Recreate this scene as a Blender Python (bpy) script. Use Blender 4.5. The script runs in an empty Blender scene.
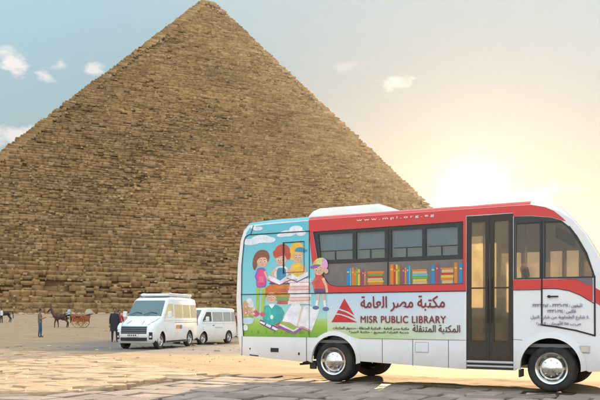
import bpy, math, random
import numpy as np
from mathutils import Vector, Matrix
from mathutils.geometry import tessellate_polygon

C = bpy.context.scene
COL = C.collection
rnd = random.Random(7)
nrg = np.random.default_rng(11)
R = math.radians

# ------------------------------------------------------------------ camera, sky, sun, exposure
cam_d = bpy.data.cameras.new('camera')
cam = bpy.data.objects.new('camera', cam_d)
COL.objects.link(cam)
cam.location = (0, 0, 1.28)
cam.rotation_euler = (R(90), 0, 0)
cam_d.sensor_width = 36
cam_d.lens = 45
cam_d.shift_y = 115 / 600
cam_d.clip_start = 0.1
cam_d.clip_end = 20000
C.camera = cam

SUN_AZ, SUN_EL = 13.0, 8.9            # degrees to the right of the view, above the horizon
sun_dir = Vector((math.sin(R(SUN_AZ)) * math.cos(R(SUN_EL)), math.cos(R(SUN_AZ)) * math.cos(R(SUN_EL)), math.sin(R(SUN_EL))))

w = bpy.data.worlds.new('World')
C.world = w
w.use_nodes = True
wn, wl = w.node_tree.nodes, w.node_tree.links
wn.clear()


def N(tree_nodes, kind, **kw):
    n = tree_nodes.new(kind)
    for k, v in kw.items():
        if k.startswith('i_'):
            n.inputs[k[2:].replace('_', ' ')].default_value = v
        else:
            setattr(n, k, v)
    return n


def build_world():
    out = wn.new('ShaderNodeOutputWorld')
    bg = wn.new('ShaderNodeBackground')
    bg.inputs['Strength'].default_value = SKY_STRENGTH
    sky = wn.new('ShaderNodeTexSky')
    sky.sky_type = 'NISHITA'
    sky.sun_disc = False
    sky.sun_elevation = R(SUN_EL)
    sky.sun_rotation = R(SUN_AZ)
    sky.altitude = 60
    sky.air_density = 1.0
    sky.dust_density = 2.2
    sky.ozone_density = 1.0
    tc = wn.new('ShaderNodeTexCoord')

    def math_n(op, a, b=None, c=None, clamp=False):
        m = wn.new('ShaderNodeMath')
        m.operation = op
        m.use_clamp = clamp
        for i, v in enumerate((a, b, c)):
            if v is None:
                continue
            if isinstance(v, (int, float)):
                m.inputs[i].default_value = v
            else:
                wl.new(v, m.inputs[i])
        return m.outputs[0]

    def vmath(op, a, b):
        m = wn.new('ShaderNodeVectorMath')
        m.operation = op
        for i, v in enumerate((a, b)):
            if isinstance(v, (tuple, list, Vector)):
                m.inputs[i].default_value = v
            else:
                wl.new(v, m.inputs[i])
        return m

    def mix(f, a, b, mode='MIX'):
        m = wn.new('ShaderNodeMix')
        m.data_type = 'RGBA'
        m.blend_type = mode
        m.clamp_factor = False
        if isinstance(f, (int, float)):
            m.inputs['Factor'].default_value = f
        else:
            wl.new(f, m.inputs['Factor'])
        for s, v in (('A', a), ('B', b)):
            sock = [i for i in m.inputs if i.name == s and i.type == 'RGBA'][0]
            if isinstance(v, tuple):
                sock.default_value = v
            else:
                wl.new(v, sock)
        return [o for o in m.outputs if o.type == 'RGBA'][0]
    D = tc.outputs['Generated']
    # tone compression: the bright western sky is levelled towards an even glow
    lum = vmath('DOT_PRODUCT', sky.outputs[0], (.25, .6, .15)).outputs['Value']
    gain = math_n('DIVIDE', SKY_GAIN, math_n('MULTIPLY_ADD', lum, 1.0 / SKY_KNEE, 1.0))
    lev = wn.new('ShaderNodeVectorMath')
    lev.operation = 'SCALE'
    wl.new(sky.outputs[0], lev.inputs[0])
    wl.new(gain, lev.inputs['Scale'])
    col = lev.outputs[0]
    # fill light added to the unseen sky overhead and behind the camera
    sep = wn.new('ShaderNodeSeparateXYZ')
    wl.new(D, sep.inputs[0])
    dy = sep.outputs['Y']
    dz = sep.outputs['Z']
    east = math_n('MULTIPLY_ADD', dy, -0.5, 0.5, clamp=True)          # 0 towards the sun, 1 behind the camera
    up = math_n('MAXIMUM', dz, 0.0)
    fill_back = math_n('MULTIPLY', math_n('POWER', east, 0.8), FILL)
    over = math_n('MULTIPLY', math_n('POWER', up, 1.5), FILL_UP)
    vl = math_n('ADD', fill_back, over)
    mulv = wn.new('ShaderNodeVectorMath')
    mulv.operation = 'SCALE'
    mulv.inputs[0].default_value = FILL_COL
    wl.new(vl, mulv.inputs['Scale'])
    # sky tint by height and by nearness to the sun
    sunw = math_n('MULTIPLY', math_n('POWER', math_n('MAXIMUM', vmath('DOT_PRODUCT', D, tuple(sun_dir)).outputs['Value'], 0.0), 9.0), 0.95)
    hi = math_n('MULTIPLY_ADD', dz, 1 / .26, -.10 / .26, clamp=True)
    tint = mix(1.0, col, mix(sunw, mix(hi, SKY_LOW, SKY_HIGH), SKY_SUN), 'MULTIPLY')
    addv = wn.new('ShaderNodeVectorMath')
    addv.operation = 'ADD'
    wl.new(tint, addv.inputs[0])
    wl.new(mulv.outputs[0], addv.inputs[1])
    total = addv.outputs[0]
    # aureole round the low sun
    dot = vmath('DOT_PRODUCT', D, tuple(sun_dir)).outputs['Value']
    dpos = math_n('MAXIMUM', dot, 0.0)
    for power, amp, colr in AUREOLE:
        g = math_n('MULTIPLY', math_n('POWER', dpos, power), amp)
        sc = wn.new('ShaderNodeVectorMath')
        sc.operation = 'SCALE'
        sc.inputs[0].default_value = colr
        wl.new(g, sc.inputs['Scale'])
        ad = wn.new('ShaderNodeVectorMath')
        ad.operation = 'ADD'
        wl.new(total, ad.inputs[0])
        wl.new(sc.outputs[0], ad.inputs[1])
        total = ad.outputs[0]
    # small puffs of cloud
    noise = wn.new('ShaderNodeTexNoise')
    noise.inputs['Scale'].default_value = 42
    noise.inputs['Detail'].default_value = 6
    noise.inputs['Roughness'].default_value = 0.62
    strm = vmath('MULTIPLY', D, (1.0, 1.0, 1.9))
    wl.new(strm.outputs[0], noise.inputs['Vector'])
    nz = math_n('SUBTRACT', noise.outputs['Fac'], 0.5)
    mask = None
    for (u, v, rx, ry, st) in CLOUDS:
        cd = Vector(((u - 300) / 750, 1, (315 - v) / 750)).normalized()
        df = vmath('SUBTRACT', D, tuple(cd)).outputs[0]
        el = vmath('MULTIPLY', df, (1 / rx, 1 / rx, 1 / ry)).outputs[0]
        ln = wn.new('ShaderNodeVectorMath')
        ln.operation = 'LENGTH'
        wl.new(el, ln.inputs[0])
        q = math_n('SUBTRACT', 1.0, ln.outputs['Value'])
        q = math_n('MULTIPLY_ADD', nz, 3.2, q)
        q = math_n('MULTIPLY', math_n('MULTIPLY', q, 1.3, clamp=True), st)
        mask = q if mask is None else math_n('MAXIMUM', mask, q)
    total = mix(mask, total, CLOUD_COL)
    wl.new(total, bg.inputs['Color'])
    wl.new(bg.outputs[0], out.inputs['Surface'])


SKY_STRENGTH = 0.10
SKY_GAIN, SKY_KNEE = 1.72, 1.0
FILL, FILL_UP = 4.5, 3.0  # strength of the fill light added to the sky
FILL_COL = (1.0, 0.98, 0.95)
SKY_LOW, SKY_HIGH, SKY_SUN = (0.62, 0.88, 1.02, 1), (0.35, 0.94, 1.13, 1), (0.31, 0.56, 1.16, 1)
AUREOLE = [(9000, 60.0, (1.0, 0.93, 0.75)), (1500, 5.0, (1.0, 0.84, 0.58)), (150, .5, (1.0, 0.80, 0.60))]
CLOUDS = [(13, 64, .022, .014, .7), (41, 74, .016, .007, .6), (94, 68, .012, .011, .6), (61, 65, .010, .007, .45), (8, 49, .012, .006, .35),
          (20, 136, .05, .014, .6), (395, 83, .026, .009, .5), (345, 66, .016, .006, .15), (520, 196, .045, .010, .7), (556, 190, .03, .008, .4)]
CLOUD_COL = (4.1, 3.65, 3.4, 1)
build_world()

sun_d = bpy.data.lights.new('sun', 'SUN')
sun_o = bpy.data.objects.new('sun', sun_d)
COL.objects.link(sun_o)
sun_d.energy = 5.0
sun_d.angle = R(0.6)
sun_d.color = (1.0, 0.70, 0.40)
sun_o.rotation_euler = sun_dir.to_track_quat('Z', 'Y').to_euler()
sun_o.location = (60, 200, 60)

C.render.engine = 'CYCLES'
C.view_settings.view_transform = 'Standard'
C.view_settings.look = 'None'
C.view_settings.exposure = 1.45
C.view_settings.gamma = 1
C.view_settings.use_curve_mapping = False
C.cycles.max_bounces = 8
C.cycles.transparent_max_bounces = 16

# ------------------------------------------------------------------ helpers
class MB:
    """collects faces and links them as ONE mesh object"""

    def __init__(self):
        self.v, self.f, self.m = [], [], []

    def add(self, verts, faces, m=0):
        o = len(self.v)
        self.v += [tuple(p) for p in verts]
        self.f += [tuple(i + o for i in f) for f in faces]
        self.m += [m] * len(faces)

    def box(self, a, b, m=0, M=None):
        x0, y0, z0 = a
        x1, y1, z1 = b
        vs = [(x0, y0, z0), (x1, y0, z0), (x1, y1, z0), (x0, y1, z0), (x0, y0, z1), (x1, y0, z1), (x1, y1, z1), (x0, y1, z1)]
        if M is not None:
            vs = [M @ Vector(p) for p in vs]
        self.add(vs, [(0, 3, 2, 1), (4, 5, 6, 7), (0, 1, 5, 4), (1, 2, 6, 5), (2, 3, 7, 6), (3, 0, 4, 7)], m)

    def rbox(self, a, b, r=.02, m=0, M=None):
        """box with chamfered edges"""
        x0, y0, z0 = a
        x1, y1, z1 = b
        vs = []
        for z, i in ((z0, r), (z0 + r, 0), (z1 - r, 0), (z1, r)):
            for (x, y) in ((x0 + i + r * .5, y0 + i), (x1 - i - r * .5, y0 + i), (x1 - i, y0 + i + r * .5), (x1 - i, y1 - i - r * .5),
                           (x1 - i - r * .5, y1 - i), (x0 + i + r * .5, y1 - i), (x0 + i, y1 - i - r * .5), (x0 + i, y0 + i + r * .5)):
                vs.append((x, y, z))
        if M is not None:
            vs = [M @ Vector(p) for p in vs]
        fs = [tuple(range(7, -1, -1)), tuple(range(24, 32))]
        for k in range(3):
            for j in range(8):
                fs.append((k * 8 + j, k * 8 + (j + 1) % 8, k * 8 + 8 + (j + 1) % 8, k * 8 + 8 + j))
        self.add(vs, fs, m)

    def tube(self, pts, rad, n=8, m=0, caps=True):
        pts = [Vector(p) for p in pts]
        if not isinstance(rad, (list, tuple)):
            rad = [rad] * len(pts)
        vs, fs = [], []
        ref = None
        for i, p in enumerate(pts):
            d = (pts[min(i + 1, len(pts) - 1)] - pts[max(i - 1, 0)]).normalized()
            if ref is None:
                ref = Vector((0, 0, 1)) if abs(d.z) < .9 else Vector((1, 0, 0))
            a = d.cross(ref).normalized()
            b = d.cross(a).normalized()
            ref = a.cross(d)
            for k in range(n):
                t = 2 * math.pi * k / n
                vs.append(p + (a * math.cos(t) + b * math.sin(t)) * rad[i])
        for i in range(len(pts) - 1):
            for k in range(n):
                fs.append((i * n + k, i * n + (k + 1) % n, (i + 1) * n + (k + 1) % n, (i + 1) * n + k))
        if caps:
            fs.append(tuple(range(n - 1, -1, -1)))
            fs.append(tuple(range((len(pts) - 1) * n, len(pts) * n)))
        self.add(vs, fs, m)

    def lathe_y(self, prof, c=(0, 0, 0), n=36, m=0, mats=None):
        """prof: (radius, y) pairs turned about the y axis through c"""
        vs, fs = [], []
        for (r, y) in prof:
            for k in range(n):
                t = 2 * math.pi * k / n
                vs.append((c[0] + r * math.cos(t), c[1] + y, c[2] + r * math.sin(t)))
        o = len(self.v)
        self.v += vs
        for i in range(len(prof) - 1):
            for k in range(n):
                self.f.append((o + i * n + k, o + i * n + (k + 1) % n, o + (i + 1) * n + (k + 1) % n, o + (i + 1) * n + k))
                self.m.append(mats[i] if mats else m)

    def plate(self, outer, holes=(), y0=0.0, t=.004, m=0, fn=None):
        """flat plate in the x-z plane, outer face at y0 - t; with holes"""
        loops = [list(outer)] + [list(h) for h in holes]
        tri = tessellate_polygon([[Vector((p[0], p[1], 0)) for p in l] for l in loops])
        flat = [p for l in loops for p in l]
        n = len(flat)
        vs = [(p[0], y0 - t, p[1]) for p in flat] + [(p[0], y0, p[1]) for p in flat]
        fs = []
        for (a, b, c) in tri:
            fs.append((a, b, c))
            fs.append((a + n, c + n, b + n))
        o = 0
        for l in loops:
            for i in range(len(l)):
                j = (i + 1) % len(l)
                fs.append((o + i, o + j, n + o + j, n + o + i))
            o += len(l)
        if fn:
            vs = [fn(*p) for p in vs]
        self.add(vs, fs, m)

    def strip(self, pts, wid, y0=0.0, t=.003, m=0):
        """a seam of even width along a path in the x-z plane"""
        P = [Vector((p[0], p[1])) for p in pts]
        for a, b in zip(P[:-1], P[1:]):
            d = (b - a).normalized()
            n = Vector((-d.y, d.x)) * wid / 2
            e = d * wid * .3
            self.plate([tuple(a - n - e), tuple(b - n + e), tuple(b + n + e), tuple(a + n - e)], (), y0, t, m)

    def build(self, name, mats, parent=None, smooth=False, recalc=True, loc=None):
        me = bpy.data.meshes.new(name)
        me.from_pydata([tuple(p) for p in self.v], [], self.f)
        if not isinstance(mats, (list, tuple)):
            mats = [mats]
        for mt in mats:
            me.materials.append(mt)
        me.polygons.foreach_set('material_index', self.m)
        if recalc:
            import bmesh
            bm = bmesh.new()
            bm.from_mesh(me)
            bmesh.ops.recalc_face_normals(bm, faces=bm.faces)
            bm.to_mesh(me)
            bm.free()
        if smooth:
            me.polygons.foreach_set('use_smooth', [True] * len(me.polygons))
            if smooth != True:
                me.set_sharp_from_angle(angle=R(smooth))
        me.update()
        o = bpy.data.objects.new(name, me)
        COL.objects.link(o)
        if parent:
            o.parent = parent
        if loc:
            o.location = loc
        return o


def tag(o, label, cat, group=None):
    o['label'] = label
    o['category'] = cat
    if group:
        o['group'] = group
    return o


def empty(name, loc, rz, label, cat, group=None):
    o = bpy.data.objects.new(name, None)
    COL.objects.link(o)
    o.location = loc
    o.rotation_euler = (0, 0, rz)
    o.empty_display_size = .2
    return tag(o, label, cat, group)


def copy_tree(o, parent=None):
    c = o.copy()
    COL.objects.link(c)
    if parent:
        c.parent = parent
    for ch in list(o.children):
        copy_tree(ch, c)
    return c


MATS = {}


def mat(name, col, rough=.6, metal=0.0, var=0.0, vscale=6.0, bump=0.0, bscale=40.0, spec=.5, coat=0.0, island=0.0, dirt=0.0, detail=6):
    if name in MATS:
        return MATS[name]
    m = bpy.data.materials.new(name)
    m.use_nodes = True
    nt = m.node_tree
    b = nt.nodes['Principled BSDF']
    b.inputs['Base Color'].default_value = (*col, 1)
    b.inputs['Roughness'].default_value = rough
    b.inputs['Metallic'].default_value = metal
    b.inputs['Specular IOR Level'].default_value = spec
    b.inputs['Coat Weight'].default_value = coat
    b.inputs['Coat Roughness'].default_value = .08
    tc = nt.nodes.new('ShaderNodeTexCoord')
    if var or island or dirt:
        val = None
        if var:
            no = nt.nodes.new('ShaderNodeTexNoise')
            no.inputs['Scale'].default_value = vscale
            no.inputs['Detail'].default_value = detail
            no.inputs['Roughness'].default_value = .6
            nt.links.new(tc.outputs['Object'], no.inputs['Vector'])
            mr = nt.nodes.new('ShaderNodeMapRange')
            mr.inputs['From Min'].default_value = .3
            mr.inputs['From Max'].default_value = .7
            mr.inputs['To Min'].default_value = 1 - var
            mr.inputs['To Max'].default_value = 1 + var
            nt.links.new(no.outputs['Fac'], mr.inputs['Value'])
            val = mr.outputs[0]
        if island:
            ge = nt.nodes.new('ShaderNodeNewGeometry')
            mr = nt.nodes.new('ShaderNodeMapRange')
            mr.inputs['To Min'].default_value = 1 - island
            mr.inputs['To Max'].default_value = 1 + island
            nt.links.new(ge.outputs['Random Per Island'], mr.inputs['Value'])
            if val is None:
                val = mr.outputs[0]
            else:
                mu = nt.nodes.new('ShaderNodeMath')
                mu.operation = 'MULTIPLY'
                nt.links.new(val, mu.inputs[0])
                nt.links.new(mr.outputs[0], mu.inputs[1])
                val = mu.outputs[0]
        sc = nt.nodes.new('ShaderNodeVectorMath')
        sc.operation = 'SCALE'
        sc.inputs[0].default_value = col
        if val is not None:
            nt.links.new(val, sc.inputs['Scale'])
        else:
            sc.inputs['Scale'].default_value = 1
        last = sc.outputs[0]
        if dirt:
            no = nt.nodes.new('ShaderNodeTexNoise')
            no.inputs['Scale'].default_value = 2.2
            no.inputs['Detail'].default_value = 8
            no.inputs['Roughness'].default_value = .7
            nt.links.new(tc.outputs['Object'], no.inputs['Vector'])
            mr = nt.nodes.new('ShaderNodeMapRange')
            mr.inputs['From Min'].default_value = .42
            mr.inputs['From Max'].default_value = .75
            mr.inputs['To Max'].default_value = dirt
            nt.links.new(no.outputs['Fac'], mr.inputs['Value'])
            mx = nt.nodes.new('ShaderNodeMix')
            mx.data_type = 'RGBA'
            nt.links.new(mr.outputs[0], mx.inputs['Factor'])
            ca = [i for i in mx.inputs if i.type == 'RGBA']
            nt.links.new(last, ca[0])
            ca[1].default_value = (.36, .29, .2, 1)
            last = [o for o in mx.outputs if o.type == 'RGBA'][0]
        nt.links.new(last, b.inputs['Base Color'])
    if bump:
        no = nt.nodes.new('ShaderNodeTexNoise')
        no.inputs['Scale'].default_value = bscale
        no.inputs['Detail'].default_value = 5
        nt.links.new(tc.outputs['Object'], no.inputs['Vector'])
        bp = nt.nodes.new('ShaderNodeBump')
        bp.inputs['Strength'].default_value = bump
        bp.inputs['Distance'].default_value = .02
        nt.links.new(no.outputs['Fac'], bp.inputs['Height'])
        nt.links.new(bp.outputs[0], b.inputs['Normal'])
    MATS[name] = m
    return m


def glass(name, tint, gloss=.9, rough=.02, dust=0.0):
    """tinted see-through window glass with a mirror coat"""
    m = bpy.data.materials.new(name)
    m.use_nodes = True
    nt = m.node_tree
    nt.nodes.clear()
    out = nt.nodes.new('ShaderNodeOutputMaterial')
    tr = nt.nodes.new('ShaderNodeBsdfTransparent')
    tr.inputs['Color'].default_value = (*tint, 1)
    gl = nt.nodes.new('ShaderNodeBsdfGlossy')
    gl.inputs['Color'].default_value = (gloss, gloss, gloss, 1)
    gl.inputs['Roughness'].default_value = rough
    fr = nt.nodes.new('ShaderNodeFresnel')
    fr.inputs['IOR'].default_value = 1.6
    mx = nt.nodes.new('ShaderNodeMixShader')
    nt.links.new(fr.outputs[0], mx.inputs[0])
    nt.links.new(tr.outputs[0], mx.inputs[1])
    nt.links.new(gl.outputs[0], mx.inputs[2])
    last = mx.outputs[0]
    if dust:                                                            # a film of dust catches the light from either side
        tl = nt.nodes.new('ShaderNodeBsdfTranslucent')
        tl.inputs['Color'].default_value = (.85, .78, .62, 1)
        df = nt.nodes.new('ShaderNodeBsdfDiffuse')
        df.inputs['Color'].default_value = (.40, .34, .26, 1)
        m2 = nt.nodes.new('ShaderNodeMixShader')
        m2.inputs[0].default_value = .25
        nt.links.new(tl.outputs[0], m2.inputs[1])
        nt.links.new(df.outputs[0], m2.inputs[2])
        tc = nt.nodes.new('ShaderNodeTexCoord')
        no = nt.nodes.new('ShaderNodeTexNoise')
        no.inputs['Scale'].default_value = 3.5
        no.inputs['Detail'].default_value = 7
        nt.links.new(tc.outputs['Object'], no.inputs['Vector'])
        mr = nt.nodes.new('ShaderNodeMapRange')
        mr.inputs['From Min'].default_value = .3
        mr.inputs['From Max'].default_value = .7
        mr.inputs['To Min'].default_value = dust * .7
        mr.inputs['To Max'].default_value = dust * 1.3
        nt.links.new(no.outputs['Fac'], mr.inputs['Value'])
        m3 = nt.nodes.new('ShaderNodeMixShader')
        nt.links.new(mr.outputs[0], m3.inputs[0])
        nt.links.new(last, m3.inputs[1])
        nt.links.new(m2.outputs[0], m3.inputs[2])
        last = m3.outputs[0]
    nt.links.new(last, out.inputs['Surface'])
    return m


def vnoise(x, y, seed=0):
    """smooth value noise in numpy, 0..1"""
    xi, yi = np.floor(x).astype(np.int64), np.floor(y).astype(np.int64)
    fx, fy = x - xi, y - yi
    fx, fy = fx * fx * (3 - 2 * fx), fy * fy * (3 - 2 * fy)

    def h(a, b):
        n = (a * 374761393 + b * 668265263 + seed * 974711) & 0xFFFFFFFF
        n = ((n ^ (n >> 13)) * 1274126177) & 0xFFFFFFFF
        n = n ^ (n >> 16)
        return (n & 0xFFFF) / 65535.0
    a, b, c, d = h(xi, yi), h(xi + 1, yi), h(xi, yi + 1), h(xi + 1, yi + 1)
    return (a * (1 - fx) + b * fx) * (1 - fy) + (c * (1 - fx) + d * fx) * fy


def fbm(x, y, seed=0, oct=4):
    s, a, t = 0, .5, 0
    for k in range(oct):
        s = s + a * vnoise(x * 2 ** k, y * 2 ** k, seed + k)
        t += a
        a *= .5
    return s / t


def inside(poly, x, y):
    """vectorised point in polygon"""
    x, y = np.asarray(x), np.asarray(y)
    r = np.zeros(x.shape, bool)
    n = len(poly)
    for i in range(n):
        (x1, y1), (x2, y2) = poly[i], poly[(i + 1) % n]
        c = ((y1 > y) != (y2 > y)) & (x < (x2 - x1) * (y - y1) / (y2 - y1 + 1e-12) + x1)
        r ^= c
    return r


# ---- lettering: Arabic letters are joined by hand through their presentation forms
AR = {}
_c = 0xFE80
for _ch in 'ء آ أ ؤ إ ئ ا ب ة ت ث ج ح خ د ذ ر ز س ش ص ض ط ظ ع غ'.split():
    _n = 1 if _ch == 'ء' else (2 if _ch in 'آأؤإاةدذرز' else 4)
    AR[_ch] = (_c, _n)
    _c += _n
_c = 0xFED1
for _ch in 'ف ق ك ل م ن ه و ى ي'.split():
    _n = 2 if _ch in 'وى' else 4
    AR[_ch] = (_c, _n)
    _c += _n


def arabic(s):
    out = []
    for i, ch in enumerate(s):
        if ch not in AR:
            out.append(ch)
            continue
        code, n = AR[ch]
        p = i > 0 and s[i - 1] in AR and AR[s[i - 1]][1] == 4
        nx = i + 1 < len(s) and s[i + 1] in AR and AR[s[i + 1]][1] >= 2
        if n == 4:
            f = 0 if not p and not nx else 1 if p and not nx else 2 if nx and not p else 3
        elif n == 2:
            f = 1 if p else 0
        else:
            f = 0
        out.append(chr(code + f))
    # digits keep their own left-to-right order
    res, num = [], []
    for ch in reversed(out):
        if ch in '٠١٢٣٤٥٦٧٨٩':
            num.insert(0, ch)
        else:
            res += num
            num = []
            res.append(ch)
    return ''.join(res + num)


def lettering(name, text, x0, x1, z0, z1, material, parent, bold=.0, y0=-.006, spacing=1.0, fn=None):
    """flat letters fitted into x0..x1, z0..z1 of the parent's x-z plane"""
    c = bpy.data.curves.new('lettering_curve', 'FONT')
    c.body = text
    c.size = 1
    c.fill_mode = 'NONE'
    c.space_character = spacing
    o = bpy.data.objects.new('lettering_curve', c)
    COL.objects.link(o)
    bpy.context.view_layer.update()
    dg = bpy.context.evaluated_depsgraph_get()
    me = bpy.data.meshes.new_from_object(o.evaluated_get(dg))
    bpy.data.objects.remove(o)
    co = [tuple(v.co[:2]) for v in me.vertices]
    nb = {}
    for e in me.edges:
        p, q = e.vertices
        nb.setdefault(p, []).append(q)
        nb.setdefault(q, []).append(p)
    bpy.data.meshes.remove(me)
    # outlines: the outer ones are filled one by one, less the holes inside them, so overlapping strokes stay solid
    seen, loops = set(), []
    for s0 in sorted(nb):
        if s0 in seen:
            continue
        loop, prev, cur = [s0], None, s0
        seen.add(s0)
        while True:
            nx = [q for q in nb[cur] if q != prev and q not in seen]
            if not nx:
                break
            k = min(nx, key=lambda q: abs(q - cur)) if prev is None else nx[0]
            prev, cur = cur, k
            seen.add(cur)
            loop.append(cur)
        if len(loop) > 2:
            P = [co[i] for i in loop]
            if loop[1] < loop[0] or (len(loop) > 3 and loop[2] < loop[1]):
                P.reverse()
            loops.append((sum(P[i - 1][0] * P[i][1] - P[i][0] * P[i - 1][1] for i in range(len(P))) / 2, P))
    big = max(loops, key=lambda l: abs(l[0]))[0]
    outs = [l for l in loops if l[0] * big > 0]
    ins = [l for l in loops if l[0] * big < 0]
    lone = [l for l in ins if not any(inside(P, np.array([l[1][0][0]]), np.array([l[1][0][1]]))[0] for _, P in outs)]
    outs, ins = outs + lone, [l for l in ins if l not in lone]          # full stops and dashes may wind the other way
    lo = (min(p[0] for l in loops for p in l[1]), min(p[1] for l in loops for p in l[1]))
    hi = (max(p[0] for l in loops for p in l[1]), max(p[1] for l in loops for p in l[1]))
    mb = MB()
    vs, polys = [], []
    for k, (ar, P) in enumerate(outs):
        hs = [q for a_, q in ins if inside(P, np.array([q[0][0]]), np.array([q[0][1]]))[0]]
        flat = [p for l in [P] + hs for p in l]
        for t in tessellate_polygon([[Vector((p[0], p[1], 0)) for p in l] for l in [P] + hs]):
            polys.append(tuple(len(vs) + i for i in t))
        for p in flat:
            q = (x0 + (p[0] - lo[0]) / (hi[0] - lo[0]) * (x1 - x0), y0 - .0006 * (k % 4), z0 + (p[1] - lo[1]) / (hi[1] - lo[1]) * (z1 - z0))
            vs.append(fn(*q) if fn else q)
    mb.add(vs, polys)
    if bold:                                                            # heavier strokes: the same outline set a hair to each side
        e = bold * (z1 - z0)
        for k, (ax, az) in enumerate(((e, 0), (-e, 0), (0, e), (0, -e))):
            mb.add([(p[0] + ax, p[1] - .0026 * (k + 1), p[2] + az) for p in vs], polys)
    return mb.build(name, material, parent, recalc=False)


def add_dust(m, z0, z1, amount):
    """dust thrown up by the wheels: dries on the lowest panels in uneven patches"""
    nt = m.node_tree
    b = nt.nodes['Principled BSDF']
    tc = nt.nodes.new('ShaderNodeTexCoord')
    sp = nt.nodes.new('ShaderNodeSeparateXYZ')
    nt.links.new(tc.outputs['Object'], sp.inputs[0])
    no = nt.nodes.new('ShaderNodeTexNoise')
    no.inputs['Scale'].default_value = 3.0
    no.inputs['Detail'].default_value = 8
    no.inputs['Roughness'].default_value = .65
    nt.links.new(tc.outputs['Object'], no.inputs['Vector'])
    ad = nt.nodes.new('ShaderNodeMath')
    ad.operation = 'MULTIPLY_ADD'
    nt.links.new(no.outputs['Fac'], ad.inputs[0])
    ad.inputs[1].default_value = (z1 - z0) * 1.1
    nt.links.new(sp.outputs['Z'], ad.inputs[2])
    mr = nt.nodes.new('ShaderNodeMapRange')
    mr.inputs['From Min'].default_value = z0 + (z1 - z0) * .35
    mr.inputs['From Max'].default_value = z1 + (z1 - z0) * .55
    mr.inputs['To Min'].default_value = amount
    mr.inputs['To Max'].default_value = 0
    nt.links.new(ad.outputs[0], mr.inputs['Value'])
    mx = nt.nodes.new('ShaderNodeMix')
    mx.data_type = 'RGBA'
    ca = [i for i in mx.inputs if i.type == 'RGBA']
    old = b.inputs['Base Color'].links[0].from_socket
    nt.links.new(mr.outputs[0], mx.inputs['Factor'])
    nt.links.new(old, ca[0])
    ca[1].default_value = (.40, .31, .21, 1)
    nt.links.new([o for o in mx.outputs if o.type == 'RGBA'][0], b.inputs['Base Color'])

# ------------------------------------------------------------------ ground
ROCK = [(-26, 33.5), (-12, 29.5), (-9, 27.5), (-6.9, 24.5), (-4.6, 20.2), (-3.0, 17.2), (-1.6, 15.9), (-1.3, 15.2), (-2.7, 14.0), (-6, 9), (-26, 9)]
PAVE_EDGE = [(-9, 8.9), (-4.75, 11.6), (-3.75, 12.2), (-2.6, 15.0), (-1.3, 16.0), (0.1, 15.35), (1.6, 14.3), (3.75, 12.75), (5.2, 12.2), (9, 10.2), (14, 7.6)]
PAVE = PAVE_EDGE + [(14, -3), (-9, -3)]
HY = [-400, 0, 16, 23, 32, 46, 60, 78, 100, 150, 190, 240, 400, 3000, 30000]
HZ = [0, 0, 0, -.08, -.16, -.11, -.06, 0, .42, 1.0, 1.5, 1.7, 1.2, 0, 0]


def land(x, y):
    x, y = np.asarray(x, float), np.asarray(y, float)
    z = (np.interp(y - 3, HY, HZ) + np.interp(y, HY, HZ) * 2 + np.interp(y + 3, HY, HZ)) / 4
    z = z - .19 * np.exp(-((x + 4.6) ** 2 / 10 + (y - 41.5) ** 2 / 22))
    return z


def soft_inside(poly, x, y, wob=.5):
    wx = x + (fbm(x * .9, y * .9, 3) - .5) * wob * 2
    wy = y + (fbm(x * .9 + 9, y * .9, 5) - .5) * wob * 2
    return inside(poly, wx, wy)


def axis(a, b, step, far, grow=1.18):
    mid = list(np.arange(a, b, step))
    s, p, hi = step, b, []
    while p < far:
        hi.append(p)
        s *= grow
        p += s
    s, p, lo = step, a - step, []
    while p > -far:
        lo.append(p)
        s *= grow
        p -= s
    return np.array(lo[::-1] + mid + hi)


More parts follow.
